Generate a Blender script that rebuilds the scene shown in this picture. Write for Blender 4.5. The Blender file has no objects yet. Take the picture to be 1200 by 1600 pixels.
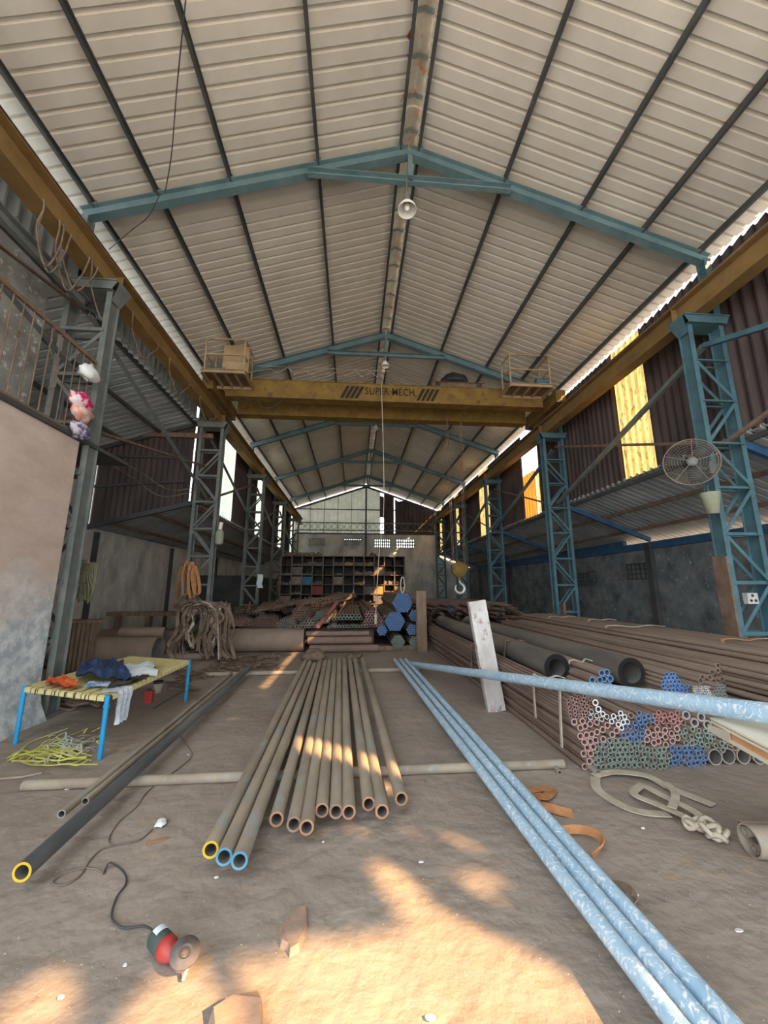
import bpy, math, random
from mathutils import Vector, Matrix, noise
random.seed(7)
sc = bpy.context.scene
C = sc.collection

# ---------------------------------------------------------------- camera
H = 1.5
YAW, PITCH = math.radians(4.5), math.radians(11.13)
cam_d = bpy.data.cameras.new('camera'); cam = bpy.data.objects.new('camera', cam_d); C.objects.link(cam)
cam_d.sensor_fit = 'HORIZONTAL'; cam_d.sensor_width = 36; cam_d.lens = 18.0
cam_d.clip_start = 0.05; cam_d.clip_end = 300
cam.location = (0, 0, H)
cam.rotation_euler = (math.pi/2 + PITCH, 0, -YAW)
sc.camera = cam

# ---------------------------------------------------------------- world, sun, exposure
SKY = 3.0
SUN_DIR = Vector((-1, 0.9, -0.947)).normalized()
w = bpy.data.worlds.new('world'); sc.world = w; w.use_nodes = True
bg = w.node_tree.nodes['Background']
bg.inputs[0].default_value = (0.86, 0.93, 1.0, 1); bg.inputs[1].default_value = SKY
sun_d = bpy.data.lights.new('sun', 'SUN'); sun = bpy.data.objects.new('sun', sun_d); C.objects.link(sun)
sun_d.energy = 10.5; sun_d.color = (1.0, 0.60, 0.27); sun_d.angle = math.radians(0.5)
sun.rotation_euler = (-SUN_DIR).to_track_quat('Z', 'Y').to_euler()
sc.view_settings.view_transform = 'Standard'; sc.view_settings.look = 'None'
sc.view_settings.exposure = 0.8; sc.view_settings.gamma = 1.0; sc.view_settings.use_curve_mapping = False
sc.cycles.max_bounces = 10; sc.cycles.diffuse_bounces = 7
sc.cycles.use_denoising = True

# ---------------------------------------------------------------- measuring: where a sight line meets a known plane
_F = Vector((math.sin(YAW)*math.cos(PITCH), math.cos(YAW)*math.cos(PITCH), math.sin(PITCH)))
_R = Vector((math.cos(YAW), -math.sin(YAW), 0)); _U = _R.cross(_F)
def ray(px, py): return _F + _R*((px-600)/600) + _U*((800-py)/600)
def fl(px, py, z=0.0):
    d = ray(px, py); t = (z-H)/d.z; return Vector((d.x*t, d.y*t, z))
def aty(px, py, Y):
    d = ray(px, py); t = Y/d.y; return Vector((d.x*t, Y, H+d.z*t))
def atx(px, py, X):
    d = ray(px, py); t = X/d.x; return Vector((X, d.y*t, H+d.z*t))

# ---------------------------------------------------------------- materials
def rgb(c): return (c[0], c[1], c[2], 1)
MATS = {}
def mat(name, c1, c2=None, c3=None, scale=3.0, rough=0.8, metal=0.0, bump=0.0, bscale=40.0, t3=0.6, stretch=(1,1,1), spread=0.15, rand=False, transl=0.0, bdist=0.01, warp=0.0):
    m = bpy.data.materials.new(name); m.use_nodes = True; nt = m.node_tree; N = nt.nodes; L = nt.links
    b = N['Principled BSDF']; b.inputs['Roughness'].default_value = rough; b.inputs['Metallic'].default_value = metal
    b.inputs['Specular IOR Level'].default_value = 0.3
    tc = N.new('ShaderNodeTexCoord'); mp = N.new('ShaderNodeMapping'); mp.inputs['Scale'].default_value = stretch
    L.new(tc.outputs['Object'], mp.inputs['Vector'])
    if rand:
        oi = N.new('ShaderNodeObjectInfo'); mu = N.new('ShaderNodeMath'); mu.operation = 'MULTIPLY'; mu.inputs[1].default_value = 37.0
        L.new(oi.outputs['Random'], mu.inputs[0]); L.new(mu.outputs[0], mp.inputs['Location'])
    vec = mp.outputs['Vector']
    c2 = c2 or c1
    n = N.new('ShaderNodeTexNoise'); n.inputs['Scale'].default_value = scale; n.inputs['Detail'].default_value = 6; n.inputs['Roughness'].default_value = 0.62
    L.new(vec, n.inputs['Vector'])
    r = N.new('ShaderNodeValToRGB'); r.color_ramp.elements[0].position = 0.5-spread; r.color_ramp.elements[1].position = 0.5+spread
    r.color_ramp.elements[0].color = rgb(c1); r.color_ramp.elements[1].color = rgb(c2)
    L.new(n.outputs['Fac'], r.inputs['Fac']); col = r.outputs['Color']
    if c3:
        n2 = N.new('ShaderNodeTexNoise'); n2.inputs['Scale'].default_value = scale*2.7; n2.inputs['Detail'].default_value = 8; n2.inputs['Roughness'].default_value = 0.7; n2.inputs['Distortion'].default_value = warp
        L.new(vec, n2.inputs['Vector'])
        r2 = N.new('ShaderNodeValToRGB'); r2.color_ramp.elements[0].position = t3; r2.color_ramp.elements[1].position = t3+0.08
        mx = N.new('ShaderNodeMix'); mx.data_type = 'RGBA'; mx.inputs[7].default_value = rgb(c3)
        L.new(n2.outputs['Fac'], r2.inputs['Fac']); L.new(r2.outputs['Color'], mx.inputs[0]); L.new(col, mx.inputs[6]); col = mx.outputs[2]
    L.new(col, b.inputs['Base Color'])
    if bump:
        n3 = N.new('ShaderNodeTexNoise'); n3.inputs['Scale'].default_value = bscale; n3.inputs['Detail'].default_value = 5
        L.new(vec, n3.inputs['Vector']); bp = N.new('ShaderNodeBump'); bp.inputs['Strength'].default_value = bump; bp.inputs['Distance'].default_value = bdist
        L.new(n3.outputs['Fac'], bp.inputs['Height']); L.new(bp.outputs['Normal'], b.inputs['Normal'])
    if transl:
        out = N['Material Output']; t = N.new('ShaderNodeBsdfTranslucent'); ms = N.new('ShaderNodeMixShader'); ms.inputs[0].default_value = transl
        L.new(col, t.inputs['Color']); L.new(b.outputs[0], ms.inputs[1]); L.new(t.outputs[0], ms.inputs[2]); L.new(ms.outputs[0], out.inputs['Surface'])
    m['_col'] = 0
    MATS[name] = (m, col, mp)
    return m

def zmix(m, base_socket_name, low, high, z0, z1, lscale=2.0):
    """dado paint: colour below a worn height line"""
    mm, col, mp = MATS[m.name]; nt = mm.node_tree; N = nt.nodes; L = nt.links; b = N['Principled BSDF']
    g = N.new('ShaderNodeNewGeometry'); sx = N.new('ShaderNodeSeparateXYZ'); L.new(g.outputs['Position'], sx.inputs[0])
    n = N.new('ShaderNodeTexNoise'); n.inputs['Scale'].default_value = lscale; n.inputs['Detail'].default_value = 8; L.new(g.outputs['Position'], n.inputs['Vector'])
    a = N.new('ShaderNodeMath'); a.operation = 'MULTIPLY_ADD'; a.inputs[1].default_value = 1.2; L.new(n.outputs['Fac'], a.inputs[0]); L.new(sx.outputs['Z'], a.inputs[2])
    mr = N.new('ShaderNodeMapRange'); mr.inputs[1].default_value = z0+0.6; mr.inputs[2].default_value = z1+0.6; L.new(a.outputs[0], mr.inputs[0])
    n2 = N.new('ShaderNodeTexNoise'); n2.inputs['Scale'].default_value = 7; n2.inputs['Detail'].default_value = 8; n2.inputs['Roughness'].default_value=.7; L.new(g.outputs['Position'], n2.inputs['Vector'])
    r = N.new('ShaderNodeValToRGB'); r.color_ramp.elements[0].position=.4; r.color_ramp.elements[1].position=.62
    r.color_ramp.elements[0].color = rgb(low[0]); r.color_ramp.elements[1].color = rgb(low[1]); L.new(n2.outputs['Fac'], r.inputs['Fac'])
    mx = N.new('ShaderNodeMix'); mx.data_type='RGBA'; L.new(mr.outputs[0], mx.inputs[0]); L.new(r.outputs['Color'], mx.inputs[6]); L.new(col, mx.inputs[7])
    L.new(mx.outputs[2], b.inputs['Base Color'])

M_floor = mat('dusty_earth', (.27,.222,.185), (.37,.31,.26), (.40,.30,.21), scale=0.9, rough=.95, bump=.8, bscale=8, t3=.58, bdist=.03)
M_roof = mat('aged_roof_sheet', (.54,.50,.43), (.69,.65,.565), scale=1.1, rough=.6, spread=.25, transl=0.0)
M_roof_right = M_roof
M_lean = mat('lean_roof_sheet', (.30,.34,.35), (.47,.50,.50), scale=1.2, rough=.55)
M_wallsheet = mat('brown_wall_sheet', (.05,.036,.034), (.095,.068,.06), (.14,.085,.06), scale=1.6, rough=.7, t3=.62, stretch=(1,1,.4))
M_gable = mat('pale_gable_sheet', (.27,.28,.22), (.38,.38,.30), scale=1.2, rough=.6, transl=.25)
M_trans = mat('yellowed_fibre_panel', (.34,.25,.09), (.46,.35,.13), (.16,.10,.035), scale=7, rough=.6, t3=.53, transl=.8, stretch=(1,1,.3))
M_transo = mat('orange_fibre_panel', (.50,.17,.02), (.60,.24,.04), (.32,.09,.015), scale=5, rough=.6, t3=.6, transl=.6, stretch=(1,1,.3))
M_transw = mat('milky_fibre_panel', (.42,.46,.36), (.55,.57,.45), scale=3, rough=.6, transl=.85)
M_plaster = mat('dirty_plaster', (.36,.355,.32), (.66,.64,.58), (.72,.71,.67), scale=1.5, rough=.95, t3=.60, bump=.3, bscale=14, stretch=(1,1,.6))
M_plaster_d = mat('dark_damp_plaster', (.085,.10,.105), (.21,.225,.22), (.40,.42,.41), scale=2.2, rough=.95, t3=.60, bump=.3, bscale=14)
M_room = mat('pink_render', (.50,.39,.32), (.63,.51,.43), (.36,.28,.23), scale=1.6, rough=.95, bump=.5, bscale=10, t3=.66, bdist=.02, stretch=(1,1,1.8))
zmix(M_room, 'Base Color', ((.38,.43,.45),(.72,.75,.75)), None, 0.95, 1.75)
M_flake = mat('flaking_paint', (.22,.21,.19), (.36,.35,.32), (.66,.66,.63), scale=3.0, rough=.95, t3=.56, bump=.3)
M_blue = mat('teal_paint', (.065,.125,.145), (.085,.185,.22), (.15,.14,.125), scale=4, rough=.55, t3=.60, rand=False)
M_trussblue = mat('truss_blue_paint', (.10,.175,.195), (.15,.235,.25), (.22,.24,.235), scale=2.5, rough=.6, t3=.6)
M_greysteel = mat('dusty_grey_steel', (.11,.13,.125), (.19,.20,.18), (.24,.17,.12), scale=4, rough=.7, t3=.62)
M_dark = mat('dark_purlin_steel', (.045,.052,.052), (.085,.085,.08), (.20,.075,.035), scale=1.6, rough=.7, t3=.64)
M_rustbar = mat('rusty_bar', (.13,.085,.06), (.23,.155,.11), scale=5, rough=.85)
M_yellow = mat('crane_yellow', (.165,.10,.026), (.25,.155,.034), (.10,.062,.035), scale=2.6, rough=.65, t3=.56)
M_girder = mat('girder_ochre', (.19,.115,.04), (.27,.165,.058), (.20,.13,.085), scale=2.0, rough=.75, t3=.57)
M_ochre = mat('pale_platform_paint', (.36,.25,.13), (.46,.34,.20), scale=3, rough=.8)
M_black = mat('dark_lettering', (.03,.022,.015))
M_pipe = mat('mill_scale_pipe', (.27,.225,.175), (.40,.33,.25), (.30,.31,.29), scale=3.5, rough=.7, metal=.0, t3=.54, rand=True, stretch=(1,.35,1), bump=.15, bscale=60)
M_pipedark = mat('dark_steel_pipe', (.10,.105,.11), (.21,.205,.195), (.30,.23,.16), scale=3, rough=.5, metal=.2, t3=.64, rand=True, stretch=(1,.3,1))
M_pipebrown = mat('dusty_brown_pipe', (.21,.15,.115), (.31,.235,.185), scale=1.6, rough=.75, rand=True, stretch=(1,.3,1))
M_pipered = mat('reddish_brown_pipe', (.19,.125,.10), (.27,.19,.155), scale=1.6, rough=.8, rand=True, stretch=(1,.3,1))
M_galv = mat('wrapped_galvanised', (.33,.52,.68), (.45,.62,.76), (.82,.88,.92), scale=5.5, rough=.38, metal=.1, t3=.52, warp=3.5, bump=.5, bscale=26, rand=True, bdist=.008)
M_hdpe = mat('black_polymer_pipe', (.085,.085,.083), (.25,.205,.165), scale=1.5, rough=.5, stretch=(1,.3,1))
M_ring_black = mat('black_pipe_end', (.006,.006,.007), rough=.8)
M_cap = mat('ridge_cap_sheet', (.22,.205,.17), (.36,.34,.28), (.34,.13,.05), scale=2.2, rough=.8, t3=.58)
M_olive = mat('olive_rope', (.13,.12,.07), (.24,.22,.14), scale=9, rough=.95)
END = {k: mat('end_'+k, *v) for k, v in dict(
    pink=((.40,.22,.20),(.50,.32,.29)), green=((.17,.24,.20),(.25,.32,.27)), blue=((.06,.14,.34),(.13,.26,.50)), red=((.42,.12,.11),(.5,.25,.22)),
    white=((.62,.62,.62),(.8,.8,.8)), yellow=((.50,.33,.03),(.72,.50,.04)), skyblue=((.05,.19,.32),(.15,.35,.48)), brown=((.22,.14,.10),(.32,.21,.15)),
    grey=((.25,.23,.21),(.38,.36,.33)), rust=((.42,.22,.12),(.32,.17,.10)), bright=((.05,.20,.55),(.12,.32,.7)), plain=((.20,.15,.12),(.3,.24,.2))).items()}
M_bore = mat('pipe_bore', (.09,.085,.08), (.17,.155,.135), rough=.9)
M_bore2 = mat('dusty_bore', (.13,.11,.10), (.24,.20,.18), rough=.9)
M_timber = mat('old_timber', (.17,.115,.075), (.28,.20,.14), scale=4, rough=.9, stretch=(3,3,.6), bump=.4, bscale=30)
M_paintpost = mat('white_painted_channel', (.42,.38,.35), (.62,.60,.57), (.34,.22,.20), scale=4, rough=.8, t3=.56, stretch=(1,1,.5))
M_sling = mat('dirty_cream_sling', (.42,.36,.27), (.58,.52,.42), scale=8, rough=.95, bump=.4, bscale=60)
M_slingor = mat('orange_sling', (.38,.16,.06), (.56,.27,.12), scale=8, rough=.9, bump=.3, bscale=60)
M_slingbr = mat('brown_sling', (.13,.09,.065), (.25,.18,.13), scale=6, rough=.95, bump=.4, bscale=50)
M_web = mat('yellow_webbing', (.62,.52,.22), (.72,.62,.31), scale=12, rough=.8)
M_webdark = mat('dark_webbing', (.03,.03,.03))
M_legblue = mat('bed_blue_paint', (.02,.27,.55), (.03,.33,.62), rough=.5)
M_navy = mat('navy_jacket', (.025,.045,.11), (.04,.07,.16), rough=.5)
M_white = mat('white_cloth', (.62,.70,.74), (.74,.80,.82), rough=.9)
M_brcloth = mat('brown_cloth', (.06,.045,.04), (.10,.08,.07), rough=.95)
M_redcloth = mat('red_orange_cloth', (.62,.05,.02), (.70,.17,.04), (.8,.62,.40), scale=16, rough=.8)
M_lace = mat('grey_print_cloth', (.45,.50,.56), (.68,.72,.75), scale=30, rough=.9)
M_pinkbag = mat('pink_bag', (.80,.02,.16), (.85,.75,.75), scale=9, rough=.4, spread=.03)
M_floral = mat('floral_bag', (.75,.6,.58), (.8,.35,.25), (.85,.6,.05), scale=12, rough=.4, spread=.05, t3=.6)
M_purple = mat('purple_cloth', (.12,.08,.22), (.55,.52,.55), scale=12, rough=.8, spread=.05)
M_bagw = mat('white_plastic', (.75,.75,.72), (.82,.82,.8), rough=.4)
M_redp = mat('red_plastic', (.36,.03,.03), (.46,.07,.06), rough=.4)
M_blackp = mat('black_plastic', (.02,.022,.024), (.04,.04,.04), rough=.45)
M_gbody = mat('grinder_body', (.05,.075,.07), (.08,.11,.10), rough=.5)
M_alu = mat('cast_aluminium', (.50,.45,.36), (.65,.6,.5), rough=.45, metal=.4)
M_disc = mat('grinding_disc', (.13,.11,.105), (.19,.16,.15), scale=30, rough=.9)
M_cable = mat('dusty_cable', (.12,.10,.085), (.22,.18,.14), rough=.8)
M_darkcable = mat('dark_cable', (.045,.045,.045), (.08,.075,.07), rough=.6)
M_lime = mat('lime_straw', (.62,.62,.08), (.70,.66,.20), rough=.7)
M_strip = mat('shredded_plastic', (.45,.48,.52), (.70,.70,.68), rough=.6)
M_glassw = mat('enamel_reflector', (.72,.70,.64), (.8,.78,.72), rough=.3)
M_wire = mat('guard_wire', (.15,.12,.09), (.24,.19,.15), rough=.7)
M_boxgreen = mat('faded_green_shade', (.28,.30,.20), (.36,.37,.27), rough=.8)
M_oil = mat('weathered_drum', (.15,.07,.04), (.24,.12,.08), scale=6, rough=.8)
M_ply = mat('orange_ply', (.55,.27,.12), (.64,.36,.19), rough=.8)
M_cream = mat('cream_board', (.62,.56,.43), (.74,.68,.56), rough=.8, stretch=(1,.2,1))
M_ptm = mat('dark_blue_beam', (.02,.07,.15), (.04,.11,.20), rough=.6)
M_leaf = mat('leaf', (.05,.09,.02), (.09,.14,.03), rough=.8)
M_hook = mat('bare_hook_steel', (.40,.40,.38), (.55,.55,.52), rough=.4, metal=.5)
M_rack = mat('rack_steel', (.10,.075,.055), (.20,.15,.11), rough=.8)
M_crush = {k: mat('rack_stock_'+k, *v) for k, v in dict(a=((.16,.12,.09),(.27,.2,.15)), b=((.03,.12,.20),(.05,.16,.26)), c=((.20,.03,.03),(.28,.06,.05)), d=((.30,.20,.06),(.36,.26,.10)), e=((.10,.09,.085),(.17,.15,.14)))
           .items()}

# rust stains beside the ridge of the roof sheets (stains with their own shape)
def ridge_rust():
    m, col, mp = MATS['aged_roof_sheet']; nt = m.node_tree; N = nt.nodes; L = nt.links; b = N['Principled BSDF']
    g = N.new('ShaderNodeNewGeometry'); sx = N.new('ShaderNodeSeparateXYZ'); L.new(g.outputs['Position'], sx.inputs[0])
    a = N.new('ShaderNodeMath'); a.operation='SUBTRACT'; a.inputs[1].default_value = .80; L.new(sx.outputs['X'], a.inputs[0])
    ab = N.new('ShaderNodeMath'); ab.operation='ABSOLUTE'; L.new(a.outputs[0], ab.inputs[0])
    mr = N.new('ShaderNodeMapRange'); mr.inputs[1].default_value=.10; mr.inputs[2].default_value=.34; mr.inputs[3].default_value=.075; mr.inputs[4].default_value=-.35; L.new(ab.outputs[0], mr.inputs[0])
    n = N.new('ShaderNodeTexNoise'); n.inputs['Scale'].default_value = 4.2; n.inputs['Detail'].default_value = 4; L.new(g.outputs['Position'], n.inputs['Vector'])
    ad = N.new('ShaderNodeMath'); ad.operation='ADD'; L.new(n.outputs['Fac'], ad.inputs[0]); L.new(mr.outputs[0], ad.inputs[1])
    r = N.new('ShaderNodeValToRGB'); e = r.color_ramp.elements; e[0].position=.60; e[1].position=.66; L.new(ad.outputs[0], r.inputs['Fac'])
    mx = N.new('ShaderNodeMix'); mx.data_type='RGBA'; mx.inputs[7].default_value=(.30,.11,.045,1); L.new(r.outputs['Color'], mx.inputs[0]); L.new(col, mx.inputs[6])
    # fine dirt lines
    L.new(mx.outputs[2], b.inputs['Base Color'])
ridge_rust()

# ---------------------------------------------------------------- mesh builder
class MB:
    def __init__(s): s.v=[]; s.f=[]; s.m=[]; s.sm=[]
    def add(s, vs, fs, mi=0, smooth=False):
        n=len(s.v); s.v += [Vector(p) for p in vs]
        for f in fs: s.f.append([n+i for i in f]); s.m.append(mi); s.sm.append(smooth)
        return s
    def box(s, a, b, mi=0):
        x0,y0,z0=a; x1,y1,z1=b
        return s.add([(x0,y0,z0),(x1,y0,z0),(x1,y1,z0),(x0,y1,z0),(x0,y0,z1),(x1,y0,z1),(x1,y1,z1),(x0,y1,z1)],
              [(0,3,2,1),(4,5,6,7),(0,1,5,4),(1,2,6,5),(2,3,7,6),(3,0,4,7)], mi)
    def frame(s, p0, p1, up=(0,0,1)):
        w=(Vector(p1)-Vector(p0)).normalized(); up=Vector(up)
        if abs(w.dot(up))>.98: up=Vector((0,1,0)) if abs(w.y)<.9 else Vector((1,0,0))
        u=w.cross(up).normalized(); v=u.cross(w).normalized(); return u,v,w
    def prism(s, p0, p1, sec, up=(0,0,1), mi=0):
        u,v,w=s.frame(p0,p1,up); n=len(sec); p0=Vector(p0); p1=Vector(p1)
        vs=[p0+u*a+v*b for a,b in sec]+[p1+u*a+v*b for a,b in sec]
        fs=[(i,(i+1)%n,n+(i+1)%n,n+i) for i in range(n)]+[tuple(range(n))[::-1],tuple(range(n,2*n))]
        return s.add(vs,fs,mi)
    def bar(s, p0, p1, w, h=None, up=(0,0,1), mi=0):
        h=h or w; a=w/2; b=h/2
        return s.prism(p0,p1,[(-a,-b),(a,-b),(a,b),(-a,b)],up,mi)
    def ibeam(s, p0, p1, w, h, tf=.012, tw=.01, up=(0,0,1), mi=0):
        a=w/2; b=h/2; t=tw/2
        return s.prism(p0,p1,[(-a,-b),(a,-b),(a,-b+tf),(t,-b+tf),(t,b-tf),(a,b-tf),(a,b),(-a,b),(-a,b-tf),(-t,b-tf),(-t,-b+tf),(-a,-b+tf)],up,mi)
    def angle(s, p0, p1, a=.065, t=.008, up=(0,0,1), mi=0):
        return s.prism(p0,p1,[(-a/2,-a/2),(a/2,-a/2),(a/2,-a/2+t),(-a/2+t,-a/2+t),(-a/2+t,a/2),(-a/2,a/2)],up,mi)
    def channel(s, p0, p1, w, h, t=.01, up=(0,0,1), mi=0):
        return s.prism(p0,p1,[(0,-h/2),(w,-h/2),(w,-h/2+t),(t,-h/2+t),(t,h/2-t),(w,h/2-t),(w,h/2),(0,h/2)],up,mi)
    def tube(s, p0, p1, r, n=12, inner=None, mi=0, me=None, mb=None, r1=None):
        """round bar, or a pipe when inner is set: me = end ring material, mb = bore material"""
        u,v,w=s.frame(p0,p1); p0=Vector(p0); p1=Vector(p1); r1=r1 or r
        me=mi if me is None else me; mb=mi if mb is None else mb
        cs=[(math.cos(2*math.pi*i/n),math.sin(2*math.pi*i/n)) for i in range(n)]
        A=[p0+u*(r*a)+v*(r*b) for a,b in cs]; B=[p1+u*(r1*a)+v*(r1*b) for a,b in cs]
        nn=[(i,(i+1)%n) for i in range(n)]
        if inner is None:
            s.add(A+B,[(i,j,n+j,n+i) for i,j in nn],mi,True); s.add(A,[tuple(range(n))[::-1]],me); s.add(B,[tuple(range(n))],me)
        else:
            q=inner; A2=[p0+u*(q*a)+v*(q*b) for a,b in cs]; B2=[p1+u*(q*a)+v*(q*b) for a,b in cs]
            s.add(A+B,[(i,j,n+j,n+i) for i,j in nn],mi,True)
            s.add(A2+B2,[(j,i,n+i,n+j) for i,j in nn],mb,True)
            s.add(A+A2,[(j,i,n+i,n+j) for i,j in nn],me); s.add(B+B2,[(i,j,n+j,n+i) for i,j in nn],me)
        return s
    def path(s, pts, r, n=6, mi=0, smooth=True, closed=False):
        pts=[Vector(p) for p in pts]; K=len(pts); rings=[]; pu=None
        for k,p in enumerate(pts):
            if closed: w=(pts[(k+1)%K]-pts[k-1]).normalized()
            else: w=(pts[min(k+1,K-1)]-pts[max(k-1,0)]).normalized()
            if pu is None:
                a=Vector((0,0,1)) if abs(w.z)<.9 else Vector((1,0,0)); u=w.cross(a).normalized()
            else:
                u=(pu-w*pu.dot(w)); u=u.normalized() if u.length>1e-6 else pu
            pu=u; v=u.cross(w)
            rr=r[k] if isinstance(r,(list,tuple)) else r
            rings.append([p+u*(rr*math.cos(2*math.pi*i/n))+v*(rr*math.sin(2*math.pi*i/n)) for i in range(n)])
        vs=[q for g in rings for q in g]; fs=[]
        for k in range(K if closed else K-1):
            k2=(k+1)%K
            for i in range(n): j=(i+1)%n; fs.append((k*n+j,k*n+i,k2*n+i,k2*n+j))
        s.add(vs,fs,mi,smooth)
        if not closed: s.add(rings[0],[tuple(range(n))],mi); s.add(rings[-1],[tuple(range(n))[::-1]],mi)
        return s
    def ribbon(s, pts, wdt, thick=.004, side=None, twist=None, mi=0):
        pts=[Vector(p) for p in pts]; K=len(pts); vs=[]
        for k,p in enumerate(pts):
            t=(pts[min(k+1,K-1)]-pts[max(k-1,0)]).normalized()
            if side is not None: sd=Vector(side)
            else:
                sd=t.cross(Vector((0,0,1)))
                if sd.length<.05: sd=Vector((1,0,0))
                sd.normalize()
            if twist: sd=Matrix.Rotation(twist[k] if isinstance(twist,(list,tuple)) else twist,3,t)@sd
            nn=sd.cross(t).normalized(); a=sd*(wdt/2); b=nn*(thick/2)
            vs+=[p-a-b,p+a-b,p+a+b,p-a+b]
        fs=[(3,2,1,0),(4*K-4,4*K-3,4*K-2,4*K-1)]
        for k in range(K-1):
            for i in range(4): j=(i+1)%4; fs.append((4*k+i,4*k+j,4*k+4+j,4*k+4+i))
        return s.add(vs,fs,mi)
    def lathe(s, c, axis, prof, n=20, mi=0):
        axis=Vector(axis).normalized(); c=Vector(c); a=Vector((0,0,1)) if abs(axis.z)<.9 else Vector((1,0,0))
        u=axis.cross(a).normalized(); v=axis.cross(u); vs=[]; fs=[]
        for r,h in prof: vs+=[c+axis*h+u*(r*math.cos(2*math.pi*i/n))+v*(r*math.sin(2*math.pi*i/n)) for i in range(n)]
        for k in range(len(prof)-1):
            for i in range(n): j=(i+1)%n; fs.append((k*n+i,k*n+j,k*n+n+j,k*n+n+i))
        return s.add(vs,fs,mi,True)
    def build(s, name, mats, parent=None, base=None, center=False):
        me=bpy.data.meshes.new(name)
        if parent is not None:
            o_=Vector((0,0,0)); p=parent
            while p is not None: o_+=p.location; p=p.parent
        elif base is not None: o_=Vector(base)
        else:
            lo=Vector([min(v[i] for v in s.v) for i in range(3)]); hi=Vector([max(v[i] for v in s.v) for i in range(3)])
            o_=Vector(((lo.x+hi.x)/2,(lo.y+hi.y)/2,lo.z))
        me.from_pydata([tuple(v-o_) for v in s.v],[],s.f)
        for m in (mats if isinstance(mats,(list,tuple)) else [mats]): me.materials.append(m)
        me.polygons.foreach_set('material_index',s.m); me.polygons.foreach_set('use_smooth',s.sm); me.update()
        o=bpy.data.objects.new(name,me); C.objects.link(o)
        if parent is not None: o.parent=parent
        else: o.location=o_
        return o
def tag(o,label,cat,group=None,kind='thing'):
    o['label']=label; o['category']=cat; o['kind']=kind
    if group: o['group']=group
    return o
def empty(name,loc,label,cat,group=None):
    o=bpy.data.objects.new(name,None); C.objects.link(o); o.location=loc; o.empty_display_size=.1
    return tag(o,label,cat,group)
def struct(o): o['kind']='structure'; return o
def smoothpts(pts, k=6):
    pts=[Vector(p) for p in pts]; out=[]
    for i in range(len(pts)-1):
        p0=pts[max(i-1,0)];p1=pts[i];p2=pts[i+1];p3=pts[min(i+2,len(pts)-1)]
        for j in range(k):
            t=j/k; out.append(.5*((2*p1)+(p2-p0)*t+(2*p0-5*p1+4*p2-p3)*t*t+(-p0+3*p1-3*p2+p3)*t**3))
    out.append(pts[-1]); return out

# ================================================================= THE SETTING
XR=.863; Y0=-.6; YE=27.9; XL_E,XR_E=-4.155,6.0
TY=[5.3,10.25,15.2,20.15,25.1]; CY=[.35]+TY
def T(x): return 8.93-.345*abs(x-XR)

b=MB(); b.add([(-40,-45,0),(45,-45,0),(45,60,0),(-40,60,0)],[(0,1,2,3)])
struct(b.build('floor',M_floor,base=(0,0,0)))
M_bounce=mat('pale_bounce_slab',(.46,.50,.53),(.56,.60,.62),scale=.6,rough=.9)
b=MB(); b.box((-18,-24,0),(30,-.9,.02)); struct(b.build('ground_bounce',M_bounce,base=(0,0,0)))  # unseen slab added outside to bounce cooler light into the hall

PROF=[(0,0),(.135,0),(.146,.042),(.184,.042),(.195,0)]
def corr_y(y0,y1,pitch=.2):     # (y, offset) of ribs across Y
    out=[]; y=y0
    while y<y1-1e-6:
        for a,o in PROF: 
            if y+a<=y1+1e-6: out.append((y+a,o))
        y+=pitch
    return out
def roof_sheet(name,xa,za,xb,zb,y0,y1,m,pitch=.2,amp=1.0):
    b=MB(); P=corr_y(y0,y1,pitch); vs=[];fs=[]
    for y,o in P: vs+=[(xa,y,za+o*amp),(xb,y,zb+o*amp)]
    for i in range(len(P)-1): fs.append((2*i,2*i+1,2*i+3,2*i+2))
    b.add(vs,fs); return struct(b.build(name,m,base=(0,0,0)))
SH=.215
roof_sheet('ceiling',XR-.12,T(XR-.12)+SH,-4.62,T(-4.62)+SH,Y0,YE+.3,M_roof)
roof_sheet('ceiling',XR+.12,T(XR+.12)+SH,6.31,T(6.31)+SH,Y0,YE+.3,M_roof)
# ridge capping
b=MB()
for y0_ in [Y0+i*1.8 for i in range(16)]:
    y1_=min(y0_+1.83,YE+.3)
    b.add([(XR-.17,y0_,T(XR-.17)+SH+.06),(XR,y0_,T(XR)+SH+.075),(XR+.17,y0_,T(XR+.17)+SH+.06),(XR-.17,y1_,T(XR-.17)+SH+.06),(XR,y1_,T(XR)+SH+.075),(XR+.17,y1_,T(XR+.17)+SH+.06)],[(0,1,4,3),(1,2,5,4)])
struct(b.build('trim_1',M_cap,base=(0,0,0)))
# ridge cap ribs across the gap
b=MB()
for i in range(60):
    y=Y0+.1+i*.47
    b.bar((XR-.16,y,T(XR-.16)+SH+.045),(XR,y,T(XR)+SH+.06),.05,.012); b.bar((XR,y,T(XR)+SH+.06),(XR+.16,y,T(XR+.16)+SH+.045),.05,.012)
struct(b.build('trim_2',M_greysteel,base=(0,0,0)))

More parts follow.
